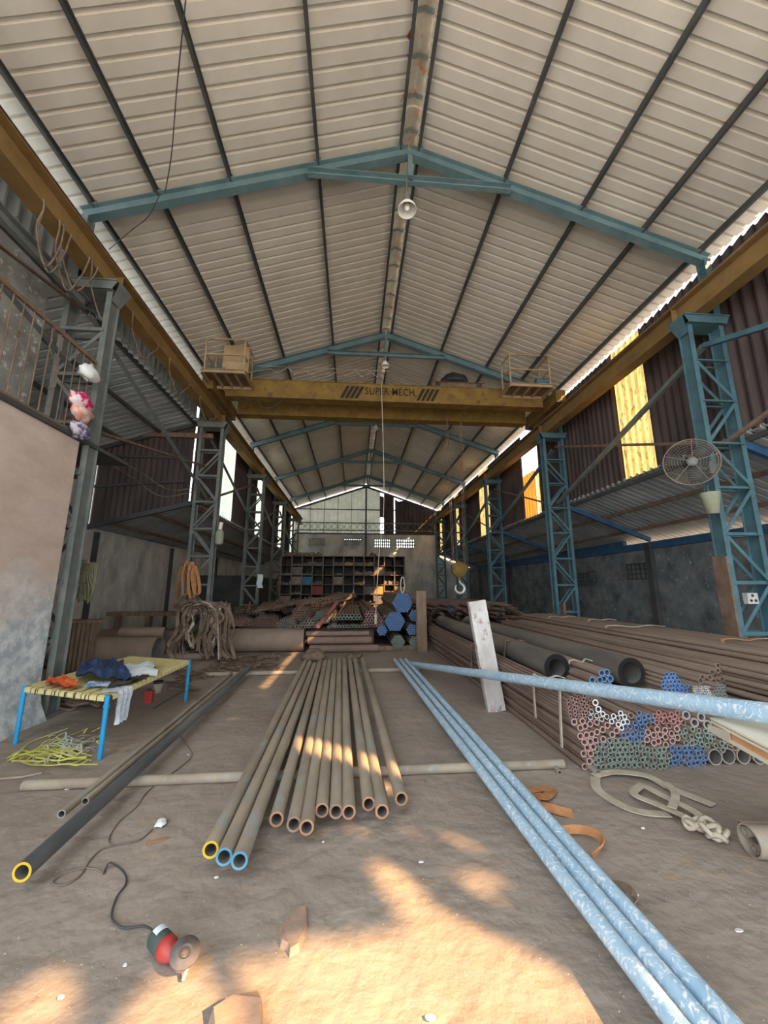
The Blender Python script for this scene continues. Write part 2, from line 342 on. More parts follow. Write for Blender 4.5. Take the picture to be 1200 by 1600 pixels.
def wall_sheet(name,x,y0,y1,zb,zt,m,pitch=.15,amp=.03,scallop=False,axis='y',ztop=None):
    """vertical corrugated cladding running along Y (axis y) or X (axis x)"""
    b=MB(); n=max(2,int((y1-y0)/(pitch/6))); vs=[];fs=[]
    for i in range(n+1):
        y=y0+(y1-y0)*i/n; o=amp*math.tanh(1.8*math.sin(2*math.pi*y/pitch))
        t=ztop(y) if ztop else zt
        if scallop: t+=.055*math.sin(2*math.pi*y/pitch*1.0)
        bo=zb(y) if callable(zb) else zb
        if axis=='y': vs+=[(x+o,y,bo),(x+o,y,t)]
        else: vs+=[(y,x+o,bo),(y,x+o,t)]
    for i in range(n): fs.append((2*i,2*i+2,2*i+3,2*i+1))
    b.add(vs,fs); return struct(b.build(name,m,base=(0,0,0)))

# right clerestory wall with translucent panels
XW=6.17; ZLR=3.86; ZT=7.085
ins_r=[(7.1,8.0),(12.0,13.2),(16.8,18.05),(21.9,22.9),(26.2,26.9)]
y=Y0; k=1
for a,c in ins_r:
    wall_sheet('wall_right',XW,y,a,ZLR,ZT,M_wallsheet,scallop=True,pitch=.19); 
    if k==2:
        wall_sheet('window_%d'%k,XW,a+.25,c,ZLR,5.5,M_transo,pitch=.19)
        wall_sheet('window_20',XW+.02,a,a+.25,ZLR,5.5,M_trans,pitch=.19)
    else: wall_sheet('window_%d'%k,XW,a,c,ZLR,ZT,M_trans,scallop=True,pitch=.19)
    y=c; k+=1
wall_sheet('wall_right',XW,y,YE,ZLR,ZT,M_wallsheet,scallop=True,pitch=.19)
# left clerestory wall
XWL=-4.35
wall_sheet('wall_left',XWL,Y0,10.2,5.93,7.02,M_lean,scallop=True,pitch=.19)
y=10.35
for a,c in [(12.4,13.7),(17.0,18.4),(22.1,23.1),(26.3,27.1)]:
    wall_sheet('wall_left',XWL,y,a,3.68,7.02,M_wallsheet,scallop=True,pitch=.19)
    wall_sheet('window_%d'%k,XWL,a,c,3.68,7.02,M_transw,pitch=.19); y=c; k+=1
wall_sheet('wall_left',XWL,y,YE,3.68,7.02,M_wallsheet,scallop=True,pitch=.19)
# lean-to roofs
XO_R,XO_L=8.4,-6.8
roof_sheet('ceiling',6.10,3.89,9.0,2.76,Y0,YE,M_lean)
roof_sheet('ceiling',-4.26,3.725,-7.1,2.98,10.3,YE,M_lean)
roof_sheet('ceiling',-4.28,6.015,-7.1,5.12,Y0,10.5,M_lean)
# masonry outer walls
b=MB(); b.box((XO_R,Y0,0),(XO_R+.23,YE,2.73)); struct(b.build('wall_right',M_plaster_d,base=(0,0,0)))
b=MB(); b.box((XO_L-.23,5.3,0),(XO_L,YE,3.02)); b.box((XO_L-.23,5.3,3.02),(XO_L,10.3,5.18)); struct(b.build('wall_left',M_plaster,base=(0,0,0)))
b=MB(); b.box((XO_R-.06,Y0,2.58),(XO_R+.02,YE,2.77)); b.box((XO_R+.03,Y0,2.73),(XO_R+.15,6.4,2.93)); b.box((XO_R+.03,11.4,2.73),(XO_R+.15,YE,2.93)); struct(b.build('trim_3',M_ptm,base=(0,0,0)))
for i,yy in enumerate([5.3,10.25,15.2,20.15,25.1]):
    b=MB(); b.box((XO_R-.14,yy-.1,0),(XO_R,yy+.1,2.73)); struct(b.build('trim_%d'%(4+i),M_dark,base=(0,0,0)))
for i,yy in enumerate([10.6,14.9,19.7,24.6]):
    b=MB(); b.box((XO_L,yy-.05,0),(XO_L+.1,yy+.05,2.93)); struct(b.build('trim_%d'%(10+i),M_dark,base=(0,0,0)))
# patched openings in the right masonry wall
for i,(px,py) in enumerate([(913,905),(995,893)]):
    c=atx(px,py,XO_R)
    b=MB(); 
    for q in range(5): b.bar((XO_R-.02,c.y-.35+q*.175,c.z-.22),(XO_R-.02,c.y-.35+q*.175,c.z+.22),.03)
    for q in range(4): b.bar((XO_R-.02,c.y-.4,c.z-.22+q*.146),(XO_R-.02,c.y+.4,c.z-.22+q*.146),.03)
    tag(b.build('wall_grille',M_dark),['dark ventilation grille in the right masonry wall, beside the small square panel','dark ventilation grille in the right masonry wall, next to the wall pillar'][i],'grille')
c=atx(942,900,XO_R)
b=MB()
for u_,v_,p_,q_ in ((-.2,-.18,.2,-.18),(.2,-.18,.2,.18),(.2,.18,-.2,.18),(-.2,.18,-.2,-.18)): b.bar((XO_R-.015,c.y+.55+u_,c.z+v_),(XO_R-.015,c.y+.55+p_,c.z+q_),.03,.03,up=(1,0,0))
tag(b.build('square_frame',M_dark),'small square frame on the right masonry wall','frame')
# cross wall of the left aisle (corrugated) between the tall and the low roof
def zlow(x): return 3.74+(x+4.2)*.262
def zhigh(x): return 6.11+(x+3.95)*.317
wall_sheet('wall_cross',10.36,-6.85,-4.395,lambda x: zlow(x)+.05,0,M_wallsheet,pitch=.15,amp=.02,axis='x',ztop=lambda x: zhigh(x)-.02)
b=MB(); b.bar((-6.85,10.3,5.58),(-3.9,10.3,5.58),.09,.13); struct(b.build('trim_20',M_rustbar,base=(0,0,0)))
b=MB(); b.bar((-6.85,10.3,zhigh(-6.85)-.06),(-3.9,10.3,zhigh(-3.9)-.06),.07,.1); b.bar((-6.85,10.32,4.95),(-4.5,10.32,4.95),.05,.06); b.bar((-6.85,10.32,4.1),(-4.5,10.32,4.3),.05,.06)
b.bar((-6.85,10.28,zlow(-6.85)-.03),(-4.0,10.28,zlow(-4.0)-.03),.08,.12); struct(b.build('trim_21',M_dark,base=(0,0,0)))

# back wall: masonry with four ventilators, pale gable sheeting, dark torn sheeting at the right
vents=[(482,508),(537,565),(585,610),(619,648)]
vx=[(aty(a,850,YE).x,aty(c,850,YE).x) for a,c in vents]; zv0,zv1=aty(600,856,YE).z,aty(600,842,YE).z
b=MB(); b.box((-7,YE,0),(8.6,YE+.23,zv0)); b.box((-7,YE,zv1),(8.6,YE+.23,5.3))
xs=-7
for a,c in vx: b.box((xs,YE,zv0),(a,YE+.23,zv1)); xs=c
b.box((xs,YE,zv0),(8.6,YE+.23,zv1)); struct(b.build('wall_back',M_plaster,base=(0,0,0)))
for i,(a,c) in enumerate(vx):
    b=MB(); nb=8
    for q in range(nb+1): xx=a+(c-a)*q/nb; b.box((xx-.045,YE+.02,zv0),(xx+.045,YE+.12,zv1))
    for q in range(4): zz=zv0+(zv1-zv0)*q/3; b.box((a,YE+.02,zz-.045),(c,YE+.12,zz+.045))
    if i<2: b.box((a,YE+.13,zv0),(c,YE+.2,zv1-(.07 if i else .0)))
    struct(b.build('window_%d'%k,M_plaster,base=(0,0,0))); k+=1
gt=lambda x: T(x)+.04
xg=aty(594,800,YE).x; xg2=aty(616,800,YE).x; xg3=aty(622,800,YE).x; xg4=aty(655,800,YE).x
wall_sheet('wall_back_gable',YE+.1,-4.6,xg,5.3,0,M_gable,axis='x',ztop=gt,pitch=.3)
wall_sheet('wall_back_gable',YE+.1,xg+.28,xg2-.02,5.32,0,M_wallsheet,axis='x',ztop=lambda x: T(x)-.05,pitch=.3)
wall_sheet('wall_back_gable',YE+.1,xg2+.06,xg4,5.36,0,M_wallsheet,axis='x',ztop=lambda x: T(x)+.0-.25*max(0,1-abs(x-xg2-.3)*2),pitch=.3)
wall_sheet('wall_back_gable',YE+.1,xg4,6.5,5.3,0,M_wallsheet,axis='x',ztop=gt,pitch=.3)
wall_sheet('wall_back_gable',YE+.1,xg,xg+.28,6.6,0,M_wallsheet,axis='x',ztop=lambda x: T(x)-.3,pitch=.3)
# gable framing
b=MB(); b.bar((XR,YE-.1,0),(XR,YE-.1,T(XR)),.12,.12); b.bar((-4.3,YE,5.35),(6.2,YE,5.35),.08,.1); b.bar((-4.3,YE,7.15),(6.2,YE,7.15),.06,.07)
for sgn,xe in ((-1,-4.4),(1,6.2)): b.bar((XR,YE-.03,T(XR)-.02),(xe,YE-.03,T(xe)-.02),.08,.14)
for xx in [-3.2,-2.2,-1.2,-.2,1.9,2.9,3.9,4.9]: b.bar((xx,YE+.02,5.35),(xx,YE+.02,T(xx)),.03,.03)
struct(b.build('trim_30',M_dark,base=(0,0,0)))
# lattice girder before the back wall
b=MB()
for z in (5.55,6.1): b.bar((-4.2,27.6,z),(6.0,27.6,z),.07,.07)
n=22
for i in range(n):
    xa=-4.2+10.2*i/n; xb=-4.2+10.2*(i+1)/n
    b.bar((xa,27.6,5.55),(xb,27.6,6.1),.03); b.bar((xa,27.6,6.1),(xb,27.6,5.55),.03)
tag(b.build('lattice_girder',M_greysteel),'long lattice girder spanning the hall before the back wall','girder')

# near left room: rendered wall, ledge, upper flaking wall
b=MB(); xw=-3.62
b.box((-6.8,Y0,0),(xw,5.08,3.38))
struct(b.build('wall_left_room',M_room,base=(0,0,0)))
b=MB(); sec=[]
for i in range(14):     # sloping dusty cement fillet at the foot of the wall
    ya=Y0+i*(5.08-Y0)/13; wv=.16+.06*math.sin(i*1.9); hv=.5+.12*math.sin(i*2.7)
    sec.append((ya,wv,hv))
vs=[];fs=[]
for ya,wv,hv in sec: vs+=[(xw,ya,hv),(xw+wv*.35,ya,hv*.4),(xw+wv,ya,0.0)]
for i in range(13):
    for j in range(2): fs.append((3*i+j,3*i+3+j,3*i+4+j,3*i+1+j))
b.add(vs,fs,0,True); b.add([vs[-3],vs[-2],vs[-1],(xw,5.08,0)],[(0,1,2,3)]); struct(b.build('baseboard_left',M_room,base=(0,0,0)))
b=MB(); b.box((-6.8,Y0,3.38),(xw+.05,6.1,3.43)); struct(b.build('trim_31',M_dark,base=(0,0,0)))
b=MB(); b.box((-4.75,Y0,3.43),(-4.45,5.2,6.0)); struct(b.build('wall_left_upper',M_flake,base=(0,0,0)))

# ================================================================= FRAME OF THE HALL
ORD=['nearest','second','third','fourth','fifth','farthest']
# --- purlins
PX=[(-4.12,'dark steel purlin along the left eave'),(-3.2,'dark steel purlin under the left roof slope, first above the eave'),(-2.1,'dark steel purlin, middle one of the left roof slope, rusty red beyond the nearest truss'),
    (-.70,'dark steel purlin under the left slope, next to the ridge pair'),(.70,'dark steel purlin just left of the rusty ridge cap'),(1.03,'dark steel purlin just right of the rusty ridge cap'),
    (2.53,'dark steel purlin under the right slope, next to the ridge pair'),(3.89,'dark steel purlin, middle one of the right roof slope'),(4.97,'dark steel purlin under the right roof slope, first above the eave'),(5.98,'dark steel purlin along the right eave')]
for x,l in PX:
    b=MB(); zz=T(x)+.143; b.channel((x-.02,Y0,zz),(x-.02,YE+.2,zz),.045,.105,.006)
    tag(b.build('roof_purlin',M_dark),l,'purlin','roof purlins')
# --- trusses
for i,ty in enumerate(TY):
    t=empty('roof_truss',(XR,ty,7.1),'%s blue steel roof truss%s'%(ORD[i] if i<4 else 'farthest',[' from the entrance, over the first columns',' from the entrance, just above the crane',' just beyond the crane',' from the entrance, well beyond the crane',' , close to the back gable'][i].replace(' ,',',')),'roof truss','portal trusses')
    for xe in (XL_E-.1,XR_E+.1):
        b=MB(); b.ibeam((xe,ty,T(xe)),(XR,ty,T(XR)),.13,.2); b.build('rafter',M_trussblue,t)
    b=MB(); b.channel((-.85,ty-.05,8.22),(2.6,ty-.05,8.22),.08,.13); b.build('collar_tie',M_trussblue,t)
    b=MB(); b.bar((XR,ty-.03,8.2),(XR,ty-.03,8.9),.08,.06); b.build('king_post',M_trussblue,t)
    for x,_ in PX:
        b=MB(); b.box((x-.05,ty-.07,T(x)+.1),(x+.06,ty+.07,T(x)+.125)); b.box((x+.03,ty-.05,T(x)+.12),(x+.045,ty+.05,T(x)+.2)); b.build('cleat',M_trussblue,t)
# --- lattice columns
def column(side,cy,label,m,topz=5.92,first=True):
    xi,xo=((5.46,6.02) if side>0 else (-3.62,-4.18)); s=side
    t=empty('lattice_column',((xi+xo)/2,cy,0),label,'column','columns of the %s row'%('right' if side>0 else 'left'))
    for xx,sg in ((xi,1),(xo,-1)):
        b=MB(); b.prism((xx,cy,0),(xx,cy,topz-.14),[(0,-.1),(.012,-.1),(.012,.1),(0,.1)] if False else [(-.04,-.1),(.04,-.1),(.04,-.09),(.005,-.09),(.005,.09),(.04,.09),(.04,.1),(-.04,.1),(-.04,.09),(-.005,.09),(-.005,-.09),(-.04,-.09)],up=(0,1,0))
        b.build('chord',m,t)
    b=MB(); zs=[.15+.71*q for q in range(9) if .15+.71*q<topz-.2]
    for yy in (cy-.1,cy+.1):
        for q,z in enumerate(zs):
            b.angle((xi,yy,z),(xo,yy,z),.05,.006)
            if q+1<len(zs):
                a,c=(xi,xo) if q%2 else (xo,xi)
                b.bar((a,yy,z+.02),(c,yy,zs[q+1]-.02),.05,.012,up=(0,1,0))
    b.build('lacing',m,t)
    b=MB(); xa,xb=min(xi,xo),max(xi,xo)     # corbel seat under the crane girder
    b.box((xa-.12,cy-.17,topz-.02),(xb+.12,cy+.17,topz)); b.box((xa-.06,cy-.15,topz-.16),(xb+.06,cy+.15,topz-.15))
    b.add([(xa-.12,cy-.15,topz-.02),(xb+.12,cy-.15,topz-.02),(xb+.05,cy-.15,topz-.16),(xa-.05,cy-.15,topz-.16)],[(0,1,2,3)])
    b.add([(xa-.12,cy+.15,topz-.02),(xb+.12,cy+.15,topz-.02),(xb+.05,cy+.15,topz-.16),(xa-.05,cy+.15,topz-.16)],[(3,2,1,0)])
    xi2=xi-s*.1
    b.add([(xi-s*.04,cy-.1,topz-.3),(xi-s*.04,cy+.1,topz-.3),(xi-s*.16,cy+.15,topz-.03),(xi-s*.16,cy-.15,topz-.03)],[(0,1,2,3)])
    b.build('corbel',m,t)
    b=MB(); b.ibeam((xo,cy,topz),(xo,cy,7.1),.12,.16,up=(0,1,0)); b.build('stub_post',m,t)
    b=MB(); b.box((xa-.12,cy-.2,0),(xb+.12,cy+.2,.02)); b.build('base_plate',m,t)
    return t
rl=['behind the round cage fan','second in the right row, beyond the crane from the fan column','third in the right row, beside the crane hook','fourth in the right row','farthest of the right row, near the back wall']
ll=['standing against the rendered room wall','with orange slings hanging on it','third in the left row','fourth in the left row','farthest of the left row, near the back wall']
for i,cy in enumerate(TY):
    column(1,cy,'blue laced steel column '+rl[i],M_blue); column(-1,cy,'grey laced steel column '+ll[i],M_greysteel)
b=MB(); b.box((5.385,5.19,.02),(5.415,5.41,1.95)); b.build('flange_plate',M_rustbar,[o for o in C.objects if o.name.startswith('lattice_column') and 'cage fan' in o.get('label','')][0])
# --- crane girders (runways)
GL,GR=-3.80,5.62
for gx,s,lab in ((GL,-1,'left'),(GR,1,'right')):
    t=empty('crane_runway',(gx,Y0,5.92),'ochre crane runway girder along the top of the %s column row'%lab,'girder','crane runways')
    b=MB(); b.ibeam((gx,Y0,6.12),(gx,YE-.3,6.12),.24,.40,.014,.01)
    for cy in CY:
        b.box((gx-.11,cy+.246,5.93),(gx+.11,cy+.254,6.31))
    b.build('runway_beam',M_girder,t)
    b=MB(); b.channel((gx+.02-.11,Y0,6.345),(gx+.02-.11,YE-.3,6.345),.2,.05,.008); b.bar((gx,Y0,6.40),(gx,YE-.3,6.40),.05,.06); b.build('rail',M_rustbar,t)

# --- side bracing between columns
bay=['in the bay nearest the entrance','in the bay before the crane','in the bay just beyond the crane','in the fourth bay from the entrance','in the farthest bay']
for side in (1,-1):
    xx=5.76 if side>0 else -3.9; nm='right' if side>0 else 'left'; m=M_blue if side>0 else M_greysteel
    for i in range(5):
        ya,yb=CY[i],CY[i+1]
        za,zb,zc,zd=(5.45,3.85,3.75,5.55)
        if side<0 and i==1: zd=4.7
        if side<0 and i==0: za,zb,zc,zd=5.75,4.45,4.6,5.5
        if side>0 and i==0: za,zb,zc,zd=3.7,5.45,5.2,3.75
        b=MB(); b.angle((xx,ya,za),(xx,yb,zb),.08,.01); tag(b.build('bracing_bar',m if i!=1 else M_greysteel),'heavier diagonal bracing bar of the %s column row %s'%(nm,bay[i]),'bracing bar')
        b=MB(); b.angle((xx+.085*side,ya,zc),(xx+.085*side,yb,zd),.055,.008); tag(b.build('bracing_bar',M_rustbar),'lighter diagonal bracing bar of the %s column row %s'%(nm,bay[i]),'bracing bar')
b=MB(); b.channel((-3.95,Y0,5.52),(-3.95,5.2,5.52),.08,.16); tag(b.build('eaves_tie',M_greysteel),'grey channel tie running above the balcony to the nearest left column','tie beam')
# --- lean-to purlins and rafters
def lzr(x): return 3.89-(x-6.10)*.3897
for j,(x,l) in enumerate([(6.2,'upper'),(7.1,'middle'),(8.0,'lower')]):
    b=MB(); b.bar((x,Y0,lzr(x)-.05),(x,YE,lzr(x)-.05),.05,.08); tag(b.build('lean_to_purlin',M_rustbar if j else M_dark),'%s purlin under the right lean-to roof'%l,'purlin')
for i,cy in enumerate(TY):
    b=MB(); b.bar((6.05,cy,lzr(6.05)-.16),(8.4,cy,lzr(8.4)-.16),.08,.12); tag(b.build('lean_to_rafter',M_ptm),'rafter under the right lean-to roof, %s from the entrance'%ORD[i] if i<4 else 'rafter under the right lean-to roof, farthest one','rafter')
for j,(x,l) in enumerate([(-4.35,'upper'),(-5.3,'middle'),(-6.3,'lower')]):
    b=MB(); b.bar((x,10.3,zlow(x)-.05),(x,YE,zlow(x)-.05),.05,.08); tag(b.build('lean_to_purlin',M_rustbar),'%s purlin under the low left lean-to roof'%l,'purlin')
for j,(x,l) in enumerate([(-4.4,'upper'),(-5.3,'middle'),(-6.2,'lower')]):
    b=MB(); zz=6.12+(x+3.95)*.317-.05; b.bar((x,Y0,zz),(x,10.4,zz),.05,.08); tag(b.build('lean_to_purlin',M_dark),'%s purlin under the high left aisle roof above the room'%l,'purlin')

# ================================================================= OVERHEAD CRANE
YC1,YC2=9.78,10.86; ZG0,ZG1=6.46,6.98
cr=empty('overhead_crane',((GL+GR)/2,(YC1+YC2)/2,6.44),'yellow double-girder overhead crane spanning the hall on its runways','crane')
gs=[]
for yy in (YC1,YC2):
    b=MB(); b.prism((-3.45,yy,0),(5.25,yy,0),[(0,0)]*0 or [(-.005,ZG0+.012),(-.15,ZG0+.012),(-.15,ZG0),(.15,ZG0),(.15,ZG0+.012),(.13,ZG0+.012),(.13,ZG1-.012),(.15,ZG1-.012),(.15,ZG1),(-.15,ZG1),(-.15,ZG1-.012),(-.13,ZG1-.012),(-.13,ZG0+.012)][1:])
    gs.append(b.build('bridge_girder',M_yellow,cr))
    b=MB(); b.bar((-3.4,yy,ZG1+.03),(5.2,yy,ZG1+.03),.05,.05); b.build('trolley_rail',M_rustbar,cr)
# lettering on the near girder
fy=YC1-.133
def text(s,x0,x1,z,size,par):
    cu=bpy.data.curves.new('lettering','FONT'); cu.body=s; cu.size=size; cu.extrude=.001; cu.offset=.004; cu.align_x='LEFT'
    cu.space_character=1.08; cu.materials.append(M_black)
    o=bpy.data.objects.new('lettering',cu); C.objects.link(o)
    o.rotation_euler=(math.pi/2,0,0); bpy.context.view_layer.update()
    wdt=o.dimensions.x; o.scale=((x1-x0)/wdt,1,1)
    bpy.context.view_layer.update(); me=bpy.data.meshes.new_from_object(o.evaluated_get(bpy.context.evaluated_depsgraph_get()))
    me.transform(Matrix.Diagonal(Vector(((x1-x0)/wdt,1,1,1)))); bpy.data.objects.remove(o); bpy.data.curves.remove(cu)
    o=bpy.data.objects.new('lettering',me); C.objects.link(o); o.rotation_euler=(math.pi/2,0,0)
    o.parent=par; o.location=Vector((x0,fy-.004,z))-cr.location
    return o
ta,tb=aty(570,625,fy),aty(647,627,fy)
text('SUPER\u00b7MECH',ta.x,tb.x,ZG0+.205,.29,gs[0])
for k0,(pa,pb) in enumerate(((531,566),(650,684))):
    b=MB()
    xa=aty(pa,620,fy).x; xb=aty(pb,620,fy).x
    for q in range(4):
        x=xa+(xb-xa-.16)*q/3.4
        b.add([(x,fy-.002,ZG0+.07),(x+.09,fy-.002,ZG0+.07),(x+.27,fy-.002,ZG1-.09),(x+.18,fy-.002,ZG1-.09)],[(0,1,2,3)])
    b.build('marking',M_black,gs[0])
for gx in (GL,GR):
    b=MB(); b.box((gx-.14,9.35,6.5),(gx+.14,11.3,6.86)); 
    b.build('end_carriage',M_yellow,cr)
    b=MB()
    for yy in (9.5,11.15): b.lathe((gx-.04,yy,6.58),(1,0,0),[(.001,0),(.15,0),(.15,.01),(.13,.015),(.13,.07),(.001,.07)],16)
    b.build('wheel',M_dark,cr)
# maintenance platforms hung on the near girder
def platform(x0,x1,y0,y1,z,board):
    b=MB(); b.box((x0,y0,z),(x1,y1,z+.025),1)
    for p,q in (((x0,y0),(x1,y0)),((x1,y0),(x1,y1)),((x1,y1),(x0,y1)),((x0,y1),(x0,y0))): b.channel((*p,z-.03),(*q,z-.03),.05,.1)
    for q in range(3): xx=x0+(x1-x0)*(q+1)/4; b.bar((xx,y0,z-.03),(xx,y1,z-.03),.04,.06)
    pl=b.build('platform',[M_ochre,M_rustbar],cr)
    b=MB()
    for xx in (x0+.03,x1-.03):
        for yy in (y0+.03,y1-.03): b.bar((xx,yy,z),(xx,yy,z+.9),.035)
    for zz in (z+.45,z+.88):
        b.bar((x0,y0+.03,zz),(x1,y0+.03,zz),.03); b.bar((x0+.03,y0,zz),(x0+.03,y1,zz),.03); b.bar((x1-.03,y0,zz),(x1-.03,y1,zz),.03)
    b.build('railing',M_ochre,pl)
    if board:
        b=MB(); b.box((x0+.35,y0+.3,z+.12),(x1-.0,y0+.34,z+.92)); b.build('control_panel',M_ochre,pl)
    return pl
pL=platform(-3.75,-2.75,8.85,9.6,6.72,True); pR=platform(4.05,5.2,9.0,9.6,6.78,False)
for px_,pl,zz in ((-3.5,pL,6.82),(4.95,pR,6.9)):
    b=MB(); b.tube((px_-.15,9.1,zz+.03),(px_+.2,9.1,zz+.03),.09,14); b.box((px_-.12,9.0,zz-.09),(px_+.1,9.2,zz-.03)); b.build('drive_motor',M_blue,pl)
# trolley
tc_=aty(708,585,10.3).x
t=empty('crane_trolley',(tc_,10.3,7.03),'rusty hoist trolley with a dark sheeted drum on top of the crane','trolley')
b=MB()
for yy in (9.8,10.85): b.channel((tc_-.75,yy,7.12),(tc_+.75,yy,7.12),.06,.16)
for dx in (-.72,-.3,.25,.7): b.bar((tc_+dx,9.75,7.12),(tc_+dx,10.9,7.12),.08,.12)
b.build('trolley_frame',M_rustbar,t)
b=MB(); b.tube((tc_-.4,10.3,7.36),(tc_+.35,10.3,7.36),.16,16); b.build('hoist_drum',M_yellow,t)
def blob(c,r,seed,amp=.2,n=14,m=9,flat=0.0):
    b=MB(); vs=[];fs=[]; c=Vector(c)
    for i in range(m+1):
        th=math.pi*i/m
        for j in range(n):
            ph=2*math.pi*j/n; d=Vector((math.sin(th)*math.cos(ph),math.sin(th)*math.sin(ph),math.cos(th)))
            k=1+amp*noise.noise(d*1.7+Vector((seed,0,0)))*1.6+amp*.5*noise.noise(d*4.5+Vector((0,seed,0)))
            p=Vector((d.x*r[0]*k,d.y*r[1]*k,d.z*r[2]*k)); p.z=max(p.z,-r[2]*(1-flat)); vs.append(c+p)
    for i in range(m):
        for j in range(n): j2=(j+1)%n; fs.append((i*n+j,i*n+n+j,i*n+n+j2,i*n+j2))
    b.add(vs,fs,0,True); return b
blob((tc_,10.3,7.5),(.48,.4,.2),3,.18,flat=.3).build('dark_cover',M_blackp,t)
for dx in (-.6,.6):
    b=MB(); b.lathe((tc_+dx,9.78,7.12),(0,1,0),[(.001,0),(.08,0),(.08,.05),(.001,.05)],14); b.lathe((tc_+dx,10.83,7.12),(0,1,0),[(.001,0),(.08,0),(.08,.05),(.001,.05)],14); b.build('trolley_wheel',M_dark,t)
# hook block
hx=aty(718,905,10.3).x; hz=aty(718,890,10.3).z
t=empty('hook_block',(hx,10.3,hz-.4),'ochre crane hook block with bare steel hook hanging on ropes','crane hook')
b=MB(); b.lathe((hx,10.22,hz),(0,1,0),[(.001,0),(.19,0),(.21,.03),(.21,.05)],20); b.lathe((hx,10.33,hz),(0,1,0),[(.21,0),(.21,.02),(.19,.05),(.001,.05)],20); b.box((hx-.21,10.24,hz+.0),(hx+.21,10.36,hz+.12)); b.build('sheave_housing',M_yellow,t)
b=MB(); b.lathe((hx,10.26,hz),(0,1,0),[(.001,0),(.17,0),(.15,.04),(.17,.08),(.001,.08)],18); b.build('sheave',M_dark,t)
b=MB(); b.tube((hx,10.3,hz-.14),(hx,10.3,hz-.3),.045,12); b.build('swivel',M_yellow,t)
b=MB(); R=.125; hc=Vector((hx,10.3,hz-.5)); pts=[hc+Vector((0,0,.22)),hc+Vector((0,0,.16))]; rr=[.035,.035]
for q in range(13):
    a=math.radians(75-q*25); pts.append(hc+Vector((R*math.cos(a),0,R*math.sin(a)))); rr.append([.035,.038,.042,.046,.05,.05,.048,.046,.042,.038,.034,.028,.016][q])
b.path(pts,rr,10); b.build('hook',M_hook,t)
for dx in (-.17,-.13,.13,.17):
    b=MB(); b.path([(hx+dx,10.3,hz+.03),(hx+dx*1.5,10.3,7.2)],.009,6); b.build('rope',M_rustbar,t)

# pendant control cord and festoon wire
b=MB(); a=aty(596,600,9.5); p2=aty(600,780,9.5); p3=aty(587,960,9.5); b.path(smoothpts([a,p2,aty(592,870,9.5),p3]),.011,6)
b.tube(p3,p3-Vector((0,0,.22)),.035,8)
tag(b.build('pendant_cord',M_sling),'pale pendant control cord hanging from the crane to the heap','cord')
b=MB(); b.path(smoothpts([(-2.6,9.64,6.47),(-2.5,9.55,6.2),(-2.35,9.5,6.08),(-2.1,9.55,6.2),(-1.95,9.64,6.47)]),.012,6)
tag(b.build('drooping_cable',M_darkcable),'dark cable drooping below the crane girder near its left platform','cable')
b=MB(); pts=[(-2.9,9.6,7.12)]
for q in range(7): pts+=[(-2.3+q*.45,9.55,7.3-(.0 if q%2 else .05)),(-2.1+q*.45,9.55,7.12)]
b.path(pts,.008,5); b.path([(-3.0,9.55,7.32),(.9,9.55,7.32)],.006,5); b.tube((.73,9.5,7.30),(.73,9.62,7.30),.05,10)
tag(b.build('festoon_wire',M_sling),'thin festoon wire looped along the top of the near crane girder','wire')

# pendant lamps
def lamp(x,y,z,r,top,label):
    t=empty('high_bay_lamp',(x,y,z),label,'lamp','pendant lamps under the ridge')
    b=MB(); b.lathe((x,y,z),(0,0,1),[(r*.96,0.0),(r,.0),(r*.93,.05),(r*.55,.14),(r*.3,.18),(r*.28,.17),(r*.5,.13),(r*.88,.05),(r*.96,0)],20); b.build('lamp_shade',M_glassw,t)
    b=MB(); b.tube((x,y,z+.16),(x,y,z+.32),r*.33,12); b.path([(x,y,z+.3),(x,y,top)],.01,6); b.build('lamp_holder',M_greysteel,t)
    b=blob((x,y,z+.07),(r*.33,r*.33,r*.5),1,0); b.build('bulb',M_bagw,t)
p=aty(636,325,5.15); lamp(p.x,p.y,p.z-.05,.155,8.2,'round white reflector lamp hanging under the nearest truss')
p=aty(602,570,10.1); lamp(p.x,p.y,p.z-.05,.12,8.2,'small white lamp hanging under the second truss above the crane')
p=aty(587,669,15.1); lamp(p.x,p.y,p.z-.05,.12,8.2,'small pale lamp hanging under the third truss, seen below the crane')

# ================================================================= FAN, SHADE, COLUMN ITEMS
fc=aty(1080,722,4.98)
t=empty('cage_fan',tuple(fc),'round wire-cage fan mounted on the nearest right column','fan')
fn=Vector((-.55,-.82,-.12)).normalized(); uu=fn.cross(Vector((0,0,1))).normalized(); vv=uu.cross(fn)
R=.335
def ringpts(c,r,n=40): return [c+uu*(r*math.cos(2*math.pi*i/n))+vv*(r*math.sin(2*math.pi*i/n)) for i in range(n)]
b=MB(); b.path(ringpts(fc,R),.009,6,closed=True); b.path(ringpts(fc-fn*.09,R*.98),.006,6,closed=True)
for q in range(1,10): 
    rr=R*q/10; b.path(ringpts(fc+fn*(.07*math.cos(rr/R*1.5)),rr,32),.0026,4,closed=True)
for q in range(48):
    a=2*math.pi*q/48; d=uu*math.cos(a)+vv*math.sin(a)
    b.path([fc+d*R,fc+d*R*.82+fn*.02],.0022,4); b.path([fc+d*R,fc+d*R*.98-fn*.09],.0022,4)
    b.path([fc-fn*.09+d*R*.98,fc-fn*.14+d*.1],.0022,4)
for q in range(5):
    a=2*math.pi*q/5+.4; d=uu*math.cos(a)+vv*math.sin(a); b.path([fc+d*R,fc+d*R*.6+fn*.045,fc+d*.05+fn*.07],.006,5)
b.build('guard',M_wire,t)
